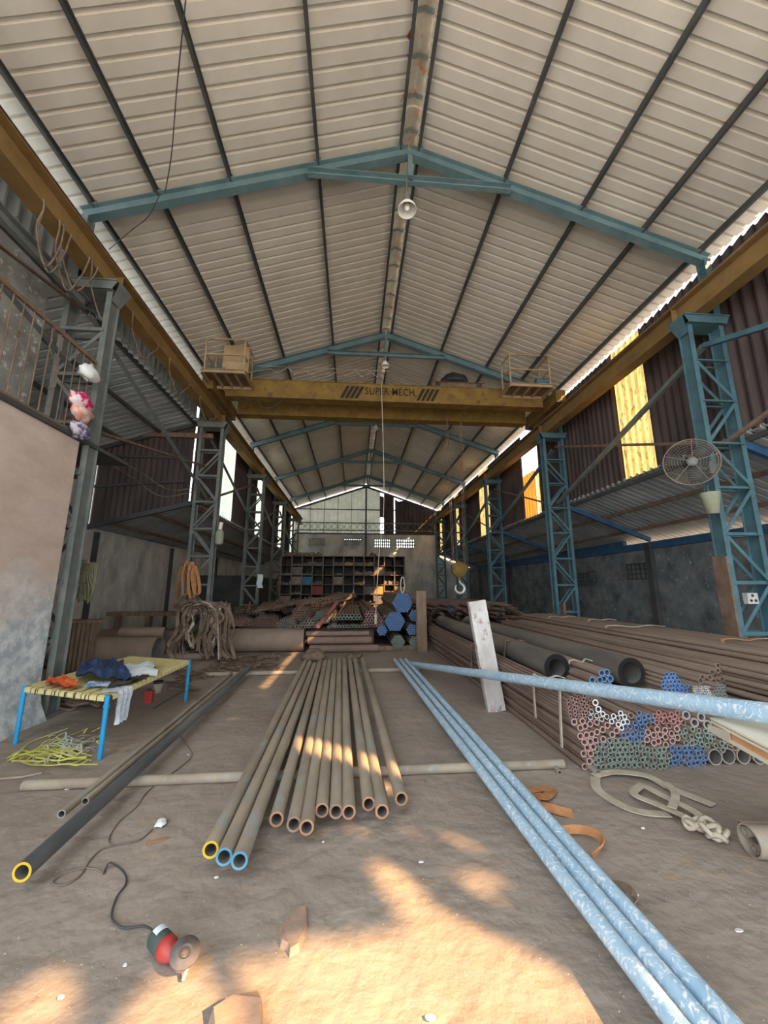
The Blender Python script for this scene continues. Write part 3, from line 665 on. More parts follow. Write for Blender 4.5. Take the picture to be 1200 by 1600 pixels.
b=MB(); b.lathe(fc+fn*.06,fn,[(.001,.02),(.03,.02),(.06,.012),(.065,0),(.001,0)],18); b.build('badge',M_greysteel,t)
b=MB(); b.lathe(fc-fn*.22,fn,[(.001,0),(.07,.01),(.08,.05),(.08,.12),(.05,.16),(.045,.24),(.001,.25)],16); b.build('motor',M_dark,t)
for q in range(3):
    a=2*math.pi*q/3+.3; d=uu*math.cos(a)+vv*math.sin(a); e=uu*-math.sin(a)+vv*math.cos(a)
    c0=fc-fn*.03
    b=MB(); P_=[]
    for (rr,wa,wb) in ((.05,-.03,.03),(.14,-.07,.08),(.24,-.10,.10),(.30,-.06,.09)):
        P_+=[c0+d*rr+e*wa-fn*wa*.35,c0+d*rr+e*wb-fn*wb*.35]
    b.add(P_+[x-fn*.003 for x in P_],[(0,1,3,2),(2,3,5,4),(4,5,7,6),(8,10,11,9),(10,12,13,11),(12,14,15,13),(0,2,10,8),(2,4,12,10),(4,6,14,12),(1,9,11,3),(3,11,13,5),(5,13,15,7),(6,7,15,14),(0,8,9,1)],0,True); b.build('blade',M_dark,t)
b=MB(); b.path([fc-fn*.2,(5.3,5.19,fc.z-.03)],.022,8); b.box((5.33,5.15,fc.z-.1),(5.43,5.2,fc.z+.08)); b.build('bracket',M_greysteel,t)

pb=aty(1111,786,5.08)
t=empty('tapered_shade',(pb.x,pb.y,pb.z-.16),'faded green tapered tub hanging on the blue column below the fan','tub')
b=MB(); b.lathe((pb.x,pb.y,pb.z-.16),(0,0,1),[(.001,0),(.075,0),(.125,.3),(.13,.31),(.12,.31),(.07,.01)],16); b.build('tub_body',M_boxgreen,t)
b=MB(); b.path([(pb.x,pb.y,pb.z+.13),(pb.x-.02,pb.y,pb.z+.24),(pb.x+.12,5.19,pb.z+.3)],.008,6); b.build('hanger',M_wire,t)
p=aty(1175,935,5.15)
M_sw=mat('dull_switch_plastic',(.42,.42,.40),(.55,.55,.52),rough=.6)
t=empty('switch_box',tuple(p),'white switch box with round sockets on the nearest blue column','switch box')
b=MB(); b.box((p.x-.085,5.13,p.z-.075),(p.x+.075,5.2,p.z+.075)); b.build('box_body',M_sw,t)
for dx,dz in ((-.04,-.03),(.03,-.03),(-.01,.04)):
    b=MB(); b.lathe((p.x+dx,5.13,p.z+dz),(0,-1,0),[(.02,0),(.02,.006),(.001,.006)],10); b.build('socket',M_blackp,t)

# left column 2 items
lc=aty(343,838,10.0)
t=empty('flood_lamp',(lc.x,lc.y,lc.z-.25),'pale green floodlight fitting on the column with the orange slings','lamp')
b=MB(); b.lathe((lc.x,lc.y,lc.z-.22),(0,0,1),[(.001,0),(.07,.01),(.1,.06),(.1,.3),(.07,.38),(.001,.4)],14); b.build('housing',M_boxgreen,t)
b=MB(); b.tube((lc.x,lc.y,lc.z+.18),(lc.x+.02,lc.y,lc.z+.36),.05,10); b.build('bulb',M_bagw,t)
b=MB(); b.bar((lc.x,lc.y,lc.z),(-3.6,10.15,lc.z),.03); b.build('arm',M_greysteel,t)

NTH0=['first','second','third','fourth']
oc=[(286,880),(292,876),(299,878),(303,884)]
for i,(px,pt) in enumerate(oc):
    yb=10.05-.03*i; top=aty(px,pt,yb); bot=aty(px+(-4+3*i)*1.2-3,935-5*(i%2),yb)
    b=MB(); mid=(top+bot)/2; wv=.07
    pts=smoothpts([top,mid+Vector((-wv,-.02,.1)),bot+Vector((-.04,0,.08)),bot+Vector((.02,.0,0)),bot+Vector((.08,.0,.1)),mid+Vector((wv,.02,.05)),top+Vector((.03,0,.0))],5)
    b.ribbon(pts,.06,.008,side=(1,.5*i-.7,.1)); tag(b.build('orange_sling',M_slingor),'orange webbing sling in the bunch on the left steel column, %s from its left'%NTH0[i],'sling','orange slings on the left column')
b=MB(); top=Vector((-4.15,10.03,aty(300,880,10).z+.0)); b.path([top+Vector((-.15,0,-.02)),top+Vector((.35,.1,-.02))],.015,6); tag(b.build('hanging_peg',M_rustbar),'short bar on the left column carrying the orange slings','peg')
# green rope coil by near-left column
b=MB(); c0=aty(131,905,5.75); rn0=random.Random(2)
for q in range(9):
    ox=-.10+.025*q; b.path(smoothpts([c0+Vector((ox,.01*q,.24)),c0+Vector((ox-.02,-.02,.05)),c0+Vector((ox+rn0.uniform(-.05,.05),-.02,-.12)),c0+Vector((ox+.02,.0,-.26-rn0.uniform(0,.08))),c0+Vector((ox+.05,.01,-.1)),c0+Vector((ox+.03,.03,.22))],4),.010,5)
b.path([c0+Vector((-.12,0,.245)),c0+Vector((.16,-.2,.245))],.012,5)
tag(b.build('rope_coil',M_olive),'olive strands of rope hanging beyond the rendered wall','rope coil')
b=MB(); wc=aty(406,908,15.0); g_=[]
b.ribbon([wc+Vector((0,0,.25)),wc+Vector((.01,.02,.1)),wc+Vector((-.02,0,-.1)),wc+Vector((.03,.01,-.25))],.2,.006,side=(1,0,0)); tag(b.build('hanging_cloth',M_white),'white cloth hanging beside the third left column','cloth')

# ================================================================= BALCONY RAILING AND THINGS ON IT
t=empty('balcony_railing',(xw,2,3.43),'rusty bar railing along the balcony above the rendered wall','railing')
b=MB(); b.bar((xw,Y0,4.57),(xw,5.15,4.57),.04,.045); b.build('top_rail',M_rustbar,t)
b=MB(); b.bar((xw,Y0,3.46),(xw,5.15,3.46),.03,.03); b.build('bottom_rail',M_rustbar,t)
yy=5.05
while yy>2.9:
    b=MB(); b.path([(xw,yy,3.45),(xw,yy,4.56)],.008,6); b.build('baluster',M_rustbar,t); yy-=.135
b=MB(); s0=Vector((xw,4.45,3.85)); S=[]
for q in range(40):
    a=q/39*math.pi*4; S.append(s0+Vector((.01,.10*math.sin(a*.5)+.03*math.sin(a*1.5),.02*q-.05)))
b.path(S,.008,5); b.build('scroll',M_rustbar,t)
b=MB(); s1=Vector((xw,3.95,4.15)); b.path([s1+Vector((.01,.05*math.cos(a)*(1-a/9),.05*math.sin(a)*(1-a/9))) for a in [i*.5 for i in range(17)]],.007,5); b.build('scroll',M_rustbar,t)
def put(px,py,x,r,seed,m,name,label,cat,amp=.35):
    p=atx(px,py,x); o=blob(p,r,seed,amp).build(name,m); return tag(o,label,cat)
put(139,584,xw+.1,(.09,.14,.11),11,M_bagw,'plastic_bag','knotted white plastic bag on the balcony top rail','bag')
put(127,628,xw+.1,(.08,.19,.12),5,M_pinkbag,'plastic_bag','bright pink and white bag tied to the balcony bars','bag')
put(128,646,xw+.1,(.08,.17,.11),8,M_floral,'plastic_bag','flowered packet with a yellow patch below the pink bag','bag')
put(126,672,xw+.09,(.07,.15,.12),9,M_purple,'cloth_bundle','purple and white cloth bundle at the foot of the balcony bars','cloth')
b=MB(); dc=atx(82,655,-4.75); b.lathe((dc.x,dc.y+.1,3.43),(0,0,1),[(.001,0),(.36,0),(.38,.1),(.38,.55),(.32,.68),(.15,.76),(.001,.78)],22); tag(b.build('old_drum',M_oil),'rust-brown domed drum behind the balcony bars','drum')
# festoon loops hanging on the left runway
LOOPS=[((68,315),(5,372),(40,362)),((68,315),(68,440),(80,330)),((93,345),(75,445),(100,360)),((100,348),(112,470),(108,380)),((143,412),(112,470),(160,460)),((207,492),(175,525),(225,560)),((265,560),(237,585),(285,600)),((312,623),(290,632),(335,640))]
lname=['first','second','third','fourth','fifth','sixth','seventh','eighth']
for i,(a,c,d) in enumerate(LOOPS):
    A=atx(a[0],a[1],GL+.14); Cc=atx(c[0],c[1],GL-.02); D=atx(d[0],d[1],GL+.1)
    dz=Cc.z-A.z
    A2=A.copy(); A2.z=5.93; E=A+Vector((0,.35+.1*i,0)); E.z=5.93; low=min(Cc.z,5.6)
    mid=(A2+E)/2; mid.z=low
    b=MB(); b.path(smoothpts([A2,A2+Vector((.0,.02,-.12)),Vector((A2.x-.05,(A2.y+mid.y)/2-.05,(A2.z+low)/2)),mid,Vector((A2.x,(E.y+mid.y)/2+.05,(A2.z+low)/2)),E+Vector((0,-.02,-.12)),E],5),.011,6)
    tag(b.build('cable_loop',M_slingbr),'brown festoon cable loop under the left runway, %s along from the entrance'%lname[i],'cable','cable loops on the runway')

b=MB(); b.path(smoothpts([aty(290,0,3.1),aty(276,140,3.85),aty(268,240,4.5),aty(258,300,5.0)]),.008,5); b.path(smoothpts([aty(250,303,4.98),aty(232,338,5.42),aty(205,360,5.6),aty(170,390,5.95)]),.007,5)
tag(b.build('roof_wire',M_darkcable),'thin dark wire hanging under the left roof slope','wire')
for i,(P_,lb) in enumerate([([Vector((-6.79,9.9,4.9)),aty(205,745,9.9),aty(250,775,9.9),aty(295,770,9.98),Vector((-4.2,10.14,3.95))],'lower slack wire before the brown cladding of the left aisle'),([Vector((-6.79,9.95,5.0)),aty(215,735,9.95),aty(262,765,9.95),aty(297,763,9.98),Vector((-4.2,10.14,4.1))],'upper slack wire before the brown cladding of the left aisle')]):
    b=MB(); b.path(smoothpts(P_),.012,5); tag(b.build('slack_wire',M_cable),lb,'wire')

# ================================================================= PIPES
PIPE_N=[0]
def pipe(A,Bp,r,mats,label,group=None,name='steel_pipe',wall=.28,n=20):
    b=MB(); b.tube(A,Bp,r,n,inner=r*(1-wall),mi=0,me=1,mb=2)
    o=b.build(name,mats,base=tuple(A))
    PIPE_N[0]+=1
    return tag(o,label,'pipe',group)
# sleepers
A=fl(37,1227,.036); Bp=fl(880,1193,.036); pipe(A,Bp,.036,[M_pipe,END['grey'],M_bore],'long pipe lying crosswise under the row of floor pipes, nearer one',name='steel_pipe')
A=fl(322,1054,.036); Bp=fl(655,1046,.036); pipe(A,Bp,.036,[M_pipe,END['grey'],M_bore],'crosswise pipe under the far ends of the row of floor pipes',name='steel_pipe')
ne=[(329,1328,'yellow'),(350,1339,'skyblue'),(374,1345,'skyblue'),(432,1280,'rust'),(459,1288,'brown'),(479,1293,'rust'),(503,1266,'rust'),(525,1268,'brown'),(545,1269,'rust'),(576,1256,'rust'),(597,1268,'rust'),(627,1248,'rust')]
fe=[(477,1034),(484,1036),(492,1038),(500,1034),(508,1034),(515,1034),(523,1032),(530,1032),(538,1032),(546,1031),(555,1032),(566,1030)]
lb=['floor pipe with yellow painted end, leftmost of the row','floor pipe with blue painted end, beside the yellow-ended one','floor pipe with blue painted end, right one of the blue-ended two','rusty floor pipe alone just right of the blue-ended pipes','floor pipe with dark rusty end, left one of the close pair nearest the stone','floor pipe with chipped rusty end reaching nearest of the plain pipes',
    'floor pipe with rusty end, left of the three level ends','floor pipe with rusty end, middle of the three level ends','floor pipe with rusty end, right of the three level ends','brown-mouthed floor pipe, third from the right of the row','floor pipe with rusty orange mouth, second from the right of the row','rust-orange floor pipe lying apart, rightmost of the row']
zt=.074+.044
for i in range(12):
    A=fl(ne[i][0],ne[i][1],zt); Bp=fl(fe[i][0],fe[i][1],zt)
    pipe(A,Bp,.0425,[M_pipe,END[ne[i][2]],M_bore],lb[i],'pipes laid out in a row on the floor',n=28)
A=fl(34,1363,.118); Bp=fl(391,1042,.118); pipe(A,Bp,.044,[M_pipedark,END['yellow'],M_bore],'dark long pipe with yellow painted end on the left of the floor',n=28)
A=fl(96,1272,.100); Bp=fl(362,1052,.100); pipe(A,Bp,.025,[M_pipe,END['grey'],M_bore],'thin pipe with bare end, outer one beside the dark yellow-ended pipe',n=20)
A=fl(133,1252,.100); Bp=fl(380,1046,.100); pipe(A,Bp,.024,[M_pipe,END['grey'],M_bore],'thin pipe lying between the outer thin pipe and the dark yellow-ended pipe',n=20)
# galvanised trio and the leaning one
for (a,c,f),l in zip([((617,1031),(887,1380),1.27),((625.5,1031),(915.5,1380),1.27),((634,1031),(944.5,1380),1.27)],['left','middle','right']):
    A=fl(c[0],c[1],.112); Bp=fl(a[0],a[1],.112); d=(A-Bp).normalized(); A=A+d*1.15
    pipe(A,Bp,.035,[M_galv,M_galv,M_bore],'silvery blue plastic-wrapped pipe, %s of the three side by side'%l,'wrapped pipes on the floor',name='wrapped_pipe',n=24)
A=Vector((1.58,4.7,.495)); Bp=Vector((1.11,7.8,.05)); d=(A-Bp).normalized()
pipe(A+d*4.0,Bp,.049,[M_galv,M_galv,M_bore],'silvery blue plastic-wrapped pipe slanting up onto the boards',name='wrapped_pipe',n=24)
# large black pipes on the stack
P1=Vector((2.32,4.45,.607)); pipe(P1,P1+Vector((0,5.8,.02)),.15,[M_hdpe,M_ring_black,M_bore],'thick-walled black pipe on the stack behind the painted post',name='large_pipe',wall=.36,n=32)
P2=Vector((2.975,4.13,.609)); pipe(P2,P2+Vector((0,5.9,.02)),.152,[M_hdpe,M_ring_black,M_bore],'thick-walled black pipe on the stack, right one nearer the blue-ended tubes',name='large_pipe',wall=.30,n=32)

# stacked pipes of the right pile: greedy circle packing of the pile's cross-section
def pack(x0,x1,region,top,rs,maxn=900,lbound=None,seed=1,floor=0.0,pre=()):
    """lowest-first packing; region(x,z)->(r,colour)"""
    rnd=random.Random(seed); circ=[]; cand=[]
    lb_=lbound or (lambda z:x0)
    circ=list(pre)
    for r in sorted(rs,reverse=True):
        cand.append((floor+r,lb_(floor)+r,r))
        if pre:
            x=x0+r
            while x<x1-r: cand.append((floor+r,x,r)); x+=r*.25
    def ok(x,z,r):
        if x-r<lb_(z)-1e-6 or x+r>x1+1e-6 or z-r<floor-1e-6 or z+r>top(x): return False
        rr_=region(x,z)[0]
        if abs(rr_-r)>(.004 if rr_<.035 else .012): return False
        for cx,cz,q in circ:
            if (cx-x)**2+(cz-z)**2<(q+r)**2-1e-7: return False
        return True
    import heapq
    heapq.heapify(cand)
    while cand and len(circ)<maxn:
        z,x,r=heapq.heappop(cand)
        if not ok(x,z,r): continue
        circ.append((x,z,r))
        for r2 in rs:
            D=2*math.sqrt(r*r2)+5e-4
            if abs(z-r-floor)<1e-6: heapq.heappush(cand,(floor+r2,x+D,r2)); heapq.heappush(cand,(floor+r2,x-D,r2))
            heapq.heappush(cand,(floor+r2,x+D*1.15,r2))
            for cx,cz,q in circ[:-1]+[(lb_(z)-r2*0-1e9,0,0)]:
                if cx<-1e8:
                    # leaning on the left bound
                    X=lb_(z)+r2; dx=X-x; D=r+r2
                    if abs(dx)<D: heapq.heappush(cand,(z+math.sqrt(D*D-dx*dx)+1e-4,X+1e-4,r2))
                    X=x1-r2; dx=X-x
                    if abs(dx)<D: heapq.heappush(cand,(z+math.sqrt(D*D-dx*dx)+1e-4,X-1e-4,r2))
                    continue
                d=math.hypot(cx-x,cz-z); R1=r+r2+5e-4; R2=q+r2+5e-4
                if d>=R1+R2 or d<1e-6: continue
                a=(R1*R1-R2*R2+d*d)/(2*d); h2=R1*R1-a*a
                if h2<0: continue
                h=math.sqrt(h2); ux,uz=(cx-x)/d,(cz-z)/d
                for sg in (-1,1):
                    X=x+ux*a-sg*uz*h; Z=z+uz*a+sg*ux*h
                    if Z>min(z,cz)+.2*r2: heapq.heappush(cand,(Z,X,r2))
    return circ[len(pre):]
def pixreg(yc):
    def f(x,z):
        # where that point of the pile's end face lies
        v=Vector((x,yc,z-H)); return v
    return f
def inpoly(x,y,P):
    c=False; n=len(P)
    for i in range(n):
        x1,y1=P[i]; x2,y2=P[i-1]
        if (y1>y)!=(y2>y) and x<(x2-x1)*(y-y1)/(y2-y1)+x1: c=not c
    return c
def xz(pts,Y): return [(lambda v:(v.x,v.z))(aty(px,py,Y)) for px,py in pts]
YF=3.42
REG=[ # outline of each lot of the end face, pipe radius, end colour
 (xz([(860,1080),(925,1080),(930,1110),(925,1126),(870,1126)],YF),.0165,'pink'),
 (xz([(928,1085),(975,1085),(985,1108),(935,1114)],YF),.030,'white'),
 (xz([(975,1085),(1020,1090),(1020,1118),(985,1108)],YF),.040,'red'),
 (xz([(925,1114),(985,1108),(990,1130),(975,1142),(930,1128)],YF),.024,'white'),
 (xz([(990,1125),(1000,1110),(1025,1122),(1012,1146),(994,1160),(965,1146),(975,1140)],YF),.0235,'blue'),
 (xz([(1020,1090),(1070,1090),(1075,1132),(1030,1138),(1020,1118)],YF),.0235,'red'),
 (xz([(1070,1090),(1130,1095),(1130,1138),(1078,1138)],YF),.045,'grey'),
 (xz([(1012,1146),(1030,1136),(1060,1136),(1068,1162),(1042,1168),(1000,1160)],YF),.0285,'pink'),
 (xz([(1066,1136),(1130,1136),(1135,1178),(1106,1184),(1090,1164),(1066,1160)],YF),.0235,'green'),
 (xz([(1048,1168),(1068,1158),(1092,1163),(1106,1184),(1100,1215),(1050,1215),(1044,1190)],YF),.0235,'blue'),
 (xz([(1104,1180),(1135,1176),(1240,1176),(1240,1215),(1100,1215)],YF),.066,'grey'),
 (xz([(930,1165),(955,1150),(1000,1156),(1042,1166),(1048,1190),(1045,1215),(925,1215),(926,1180)],YF),.0235,'green'),
]
def region(x,z):
    for P,r,c in REG:
        if inpoly(x,z,P): return (r,c)
    return (.029,'pink') if x<2.35 else (.0285,'brown')
def topf(x): return .58 if x<2.16 else (.455 if x<3.12 else .375)
circ=pack(1.92,4.2,region,topf,[.0165,.0235,.024,.0285,.029,.030,.040,.045,.066],lbound=lambda z:1.93-.14*z,maxn=520)
specs=[]   # (importance, A, L, r, body, end, label, group)
LAB={'pink':('pipe with pinkish end at the left of the right-hand stack','pink-ended pipes of the right stack'),
 'green':('pipe with grey-green end low in the right-hand stack','green-ended pipes of the right stack'),
 'blue':('pipe with dull blue end in the right-hand stack','blue-ended pipes of the right stack'),
 'red':('pipe with red painted end high on the right-hand stack face','red-ended pipes of the right stack'),
 'white':('pipe with white painted rim near the top of the right stack face','white-rimmed pipes of the right stack'),
 'grey':('wide thin-walled grey pipe under the boards in the right stack','wide grey pipes of the right stack'),
 'brown':('plain brown pipe between the coloured lots of the right stack','plain brown pipes of the right stack')}
rj=random.Random(4)
for x,z,r in circ:
    col=region(x,z)[1]
    yn=YF+rj.uniform(-.014,.014)+(.0 if z<.3 else .03)+.05*noise.noise(Vector((x*6,z*6,0)))
    if r==.0165: col2='pink'
    vis=1.0 if x<3.75 else .2
    specs.append((r*vis/yn,Vector((x,yn,z)),6.3,r,M_pipered if col in('pink','red','white') else M_pipebrown,col,*LAB[col]))
# long brown pipes on top of the pile, running up to the columns
UP=[]
def upt(x): return .445+.0*x
tops=[]
cl=[('bright',(1035,1062),.0195,.40),('white',(1080,1112),.0135,.3),('green',(1114,1136),.0165,.3),('brown',(1146,1164),.019,.25),('pink',(1166,1212),.019,.35)]
YT=4.0
CL=[]
def lot(px0,px1,py0,py1,r,col,Y,label,group,shape='hex',cap=99):
    a=aty(px0,py1,Y); c=aty(px1,py0,Y);  z=max(a.z,.447 if px0<1075 and False else .380)+r; row=0; n=0
    while z<c.z and n<cap:
        x=a.x+r+(r if row%2 else 0)
        inset=abs((z-(a.z+c.z)/2)/((c.z-a.z)/2+1e-6)); 
        while x<c.x-r+1e-6 and n<cap:
            xm=(a.x+c.x)/2; hw=(c.x-a.x)/2*(1-.45*max(0,(z-a.z)/(c.z-a.z)-.1))
            if abs(x-xm)<=hw:
                specs.append((r/Y,Vector((x,Y+rj.uniform(-.012,.012),z)),6.0,r,M_pipebrown,col,label,group)); n+=1
            x+=2*r+.0008
        z+=r*1.735+.0006; row+=1
    return a.x,c.x
lot(1034,1066,1050,1088,.0215,'bright',YT,'small pipe with bright blue end on top of the right stack','bright blue-ended small pipes',cap=30)
lot(1066,1078,1066,1088,.0215,'bright',YT,'small pipe with bright blue end on top of the right stack','bright blue-ended small pipes',cap=9)
lot(1081,1114,1070,1100,.0125,'white',YT,'thin tube with white end on top of the right stack','white-ended thin tubes',cap=50)
lot(1115,1138,1070,1098,.0175,'green',YT,'small pipe with green end on top of the right stack','green-ended small pipes on top',cap=22)
lot(1144,1166,1086,1104,.020,'brown',YT,'small pipe with brown end on top of the right stack','brown-ended small pipes on top',cap=10)
lot(1167,1204,1052,1106,.021,'pink',YT,'small pipe with pink end at the right of the stack top','pink-ended small pipes on top')
# seven blue-ended pipes between the black pipes
A0=aty(942,1064,4.08)
for (dx,dz) in [(-.145,0),(-.07,0),(.005,0),(.08,0),(-.108,.065),(-.033,.065),(.042,.065),(.117,.065),(.005,.13),(.08,.13)]:
    specs.append((.035/4,Vector((A0.x+dx-.015,4.08+rj.uniform(-.03,.03),.455+.038+dz)),6.2,.0365,M_pipebrown,'blue' if dx>-.1 else 'skyblue','medium pipe with pale blue end between the two black pipes','blue-ended pipes between the black pipes'))
# long brown pipes filling the upper tier and running up to the columns
pre=[(q[1].x,q[1].z,q[3]) for q in specs if q[1].x>3.05 and q[1].z>.37 and q[1].y>3.7]
fillc=pack(3.13,4.26,lambda x,z:(.031,'brown'),lambda x:.475+.33*min(1,max(0,(x-3.55)/.70)),[.031],floor=.381,pre=pre,maxn=400)
for x,z,r in fillc:
    specs.append((.0062+.001*z if z>.38+.30*min(1,max(0,(x-3.55)/.7)) else .004,Vector((x,(4.14 if x<4.05 else 3.6)+rj.uniform(0,.04),z)),6.0,r,M_pipebrown,'brown','long brown pipe in the top layer of the right stack, towards the columns','long brown pipes on top of the stack'))
for lay in range(2):
    x=4.30+lay*.0315
    while x<5.26:
        specs.append((.0068 if lay else .003,Vector((x,3.85+rj.uniform(-.1,.1),.757+.0555*lay)),6.1,.031,M_pipebrown,'brown','long brown pipe in the top layer of the right stack, towards the columns','long brown pipes on top of the stack')); x+=.063
specs=[s for s in specs if s]
specs.sort(key=lambda s:-s[0])
LIMIT=300-PIPE_N[0]
templ={}; BYG={}
rest=MB(); rest_m=[M_pipebrown,M_pipered,M_bore2]+list(END.values()); ek=list(END.keys())
for i,(imp,A,L,r,bm,ec,lab_,grp) in enumerate(specs):
    if i<LIMIT:
        key=(round(r,4),bm.name,ec,L)
        if key not in templ:
            b=MB(); b.tube((0,0,0),(0,L,0),r,12,inner=r*(.62 if r<.06 else .86),mi=0,me=1,mb=2); o=b.build('steel_pipe',[bm,END[ec],M_bore2],base=(0,0,0)); templ[key]=o
        else:
            o=templ[key].copy(); C.objects.link(o)
        o.location=A; o.rotation_euler=(0,rj.uniform(0,.5),0); tag(o,lab_,'pipe',grp); PIPE_N[0]+=1; BYG.setdefault(grp,[]).append(o)
    else:
        rest.tube(A,A+Vector((0,L,0)),r,8,inner=r*.72,mi=0 if bm is M_pipebrown else 1,me=3+ek.index(ec),mb=2)
NTH=['','first','second','third','fourth','fifth','sixth','seventh','eighth','ninth','tenth','eleventh','twelfth','thirteenth','fourteenth','fifteenth','sixteenth','seventeenth','eighteenth','nineteenth','twentieth']+['%dth'%q for q in range(21,60)]
NTH[21:24]=['21st','22nd','23rd']; NTH[31:34]=['31st','32nd','33rd']
def rows_of(objs,tol):
    zs=sorted(objs,key=lambda o:o.location.z); rows=[[zs[0]]]
    for o in zs[1:]:
        if o.location.z-rows[-1][0].location.z>tol: rows.append([o])
        else: rows[-1].append(o)
    return [sorted(r_,key=lambda o:o.location.x) for r_ in rows]
SHORT={'pink-ended pipes of the right stack':'pipe with pinkish end at the left of the stack','green-ended pipes of the right stack':'pipe with grey-green end in the stack','blue-ended pipes of the right stack':'pipe with dull blue end in the stack',
 'red-ended pipes of the right stack':'pipe with red end in the stack','white-rimmed pipes of the right stack':'pipe with white rim in the stack','wide grey pipes of the right stack':'wide grey pipe under the boards','plain brown pipes of the right stack':'plain brown pipe in the stack',
 'bright blue-ended small pipes':'small bright blue-ended pipe on the stack','white-ended thin tubes':'thin white-ended tube on the stack','green-ended small pipes on top':'small green-ended pipe on the stack','brown-ended small pipes on top':'small brown-ended pipe on the stack','pink-ended small pipes on top':'small pink-ended pipe topping the stack',
 'blue-ended pipes between the black pipes':'medium pipe between the two black pipes','long brown pipes on top of the stack':'long brown pipe towards the columns'}
for g_,ob in BYG.items():
    rw=rows_of(ob,.028)
    for i_,r_ in enumerate(rw):
        for j_,o in enumerate(r_): o['label']='%s, row %s up, %s from left'%(SHORT[g_],NTH[i_+1],NTH[j_+1])
# bulk of the stack under the long brown pipes (nearly all hidden)
x=4.3
for (x,z,r) in [(4.37+.22*i,.11,.105) for i in range(5)]+[(4.46+.22*i,.30,.105) for i in range(4)]+[(4.25,.32,.09)]+[(4.35+.22*i,.49,.105) for i in range(5)]+[(4.2,.50,.08)]+[(4.3+.15*i,.655,.07) for i in range(7)]:
    rest.tube((x,3.62,z),(x,9.8,z),r,14,inner=r*.9,mi=0,me=0,mb=2)
# far pile beyond the second post
for i in range(70):
    for j in range(9):
        r=rj.uniform(.035,.05); xx=2.0+i*.095+rj.uniform(-.02,.02)
        if xx<5.05: rest.tube((xx,10.9+rj.uniform(0,1.6),.06+j*.115),(xx+.04,16.6,.06+j*.115+rj.uniform(0,.03)),r,7,inner=r*.75,mi=3+ek.index('dark') if False else 0,me=3+ek.index('blue' if (xx>2.6 and j>6 and xx<4.2 and rj.random()<.4) else 'brown'),mb=2)
# heap in the middle: bundles with their ends towards the entrance
def hexlot(px,py,rx,rz,r,Y,L,col,m,zmin=.55,dx=0.0,dz=0.0):
    c=aty(px,py,Y); w_=rx*Y/600*1.02; h_=rz*Y/600; base_z=max(zmin+r,c.z-h_); zz=base_z; row=0; cz=base_z
    while zz<c.z+h_:
        xx=c.x-w_+(row%2)*r; f=(zz-cz)/(c.z+h_-cz+1e-6); ww=w_*(1-.62*f*f)
        while xx<c.x+w_:
            if abs(xx-c.x)<=ww: rest.tube((xx,Y+rj.uniform(-.05,.05),zz),(xx+dx,Y+L,zz+dz),r,8,inner=r*.74,mi=m,me=3+ek.index(col),mb=2)
            xx+=2*r+.001
        zz+=r*1.74; row+=1
for a in [(372,975,30,8,.022,10.1,5.0,'pink',0,.55,-1.6),(415,976,24,9,.024,9.85,5.2,'brown',0,.55,-.9),(447,977,15,9,.026,9.75,5.5,'grey',0,.55,-.4),(482,979,17,8,.036,9.6,5.5,'grey',0,.55,.1),(501,966,13,9,.024,10.0,5.2,'green',0,.62,.5,.05),
          (470,962,16,11,.034,10.4,4.6,'brown',0,.62,.6,.12),(482,949,22,9,.036,11.0,4.2,'rust',0,.80,.8,.15),(508,941,14,6,.05,11.8,3.2,'rust',0,1.0,.7,.12),
          (545,968,22,9,.040,9.7,5.5,'green',0,.72,.0,.08),(548,981,26,5,.036,9.62,5.5,'green',0,.55,.0,.08),(522,981,8,5,.03,9.55,5.5,'grey',0,.55,.0),(583,966,15,13,.036,9.75,5.5,'pink',1,.55,-.15,.06),(600,972,8,9,.03,10.0,5.0,'pink',1,.55,.1),(430,958,26,6,.04,11.4,3.6,'brown',0,.85,-.6,.05),(390,964,22,5,.04,11.2,3.6,'brown',0,.75,-1.2)]:
    hexlot(*a)
for q in range(26):   # loose pipes scattered over the heap
    xx=-3.2+3.4*rj.random(); yy=10.2+rj.uniform(0,1.6); zz=.86+.2*math.exp(-((xx+1.3)/1.0)**2)+rj.uniform(0,.05); L_=rj.uniform(2.5,4.5); ddx=rj.uniform(-.9,.9)-.3*(xx<-2)
    rest.tube((xx,yy,zz),(xx+ddx,yy+L_,zz+.06),.035,8,inner=.026,mi=0,me=3+ek.index('rust'),mb=2)
# cross battens of the heap that carry the bundles (large pipes lie below)
ro=rest.build('steel_pipes',rest_m,base=(0,0,0)); tag(ro,'remaining brown pipes of the back heap and the depths of the stacks','pipes',None,'stuff')
# the pipes lying crosswise under the heap
gA=[((-3.05,9.78,.275),(-1.15,9.8,.275),.27,'wide brown pipe lying crosswise under the left of the back heap','brown')]
pipe(Vector(gA[0][0]),Vector(gA[0][1]),.27,[M_pipebrown,END['brown'],M_bore],gA[0][3],name='large_pipe',wall=.08,n=32)
rows=[(.09,.085,-1.0,.62,9.55),(.27,.085,-1.05,.45,9.62),(.42,.06,-1.1,.40,9.66),(.09,.085,-1.0,.5,9.76),(.27,.085,-1.0,.35,9.83)]
for i,(z,r,xa,xb,yy) in enumerate(rows):
    pipe(Vector((xa,yy,z)),Vector((xb,yy,z)),r,[M_pipered,END['plain'],M_bore],['dark reddish pipe lowest in front under the green-ended heap','dark reddish pipe second from the floor under the green-ended heap','thin dark reddish pipe topmost under the green-ended heap','dark reddish pipe lying behind the lowest front one under the heap','dark reddish pipe behind the second one under the heap'][i],name='large_pipe',wall=.1,n=24)
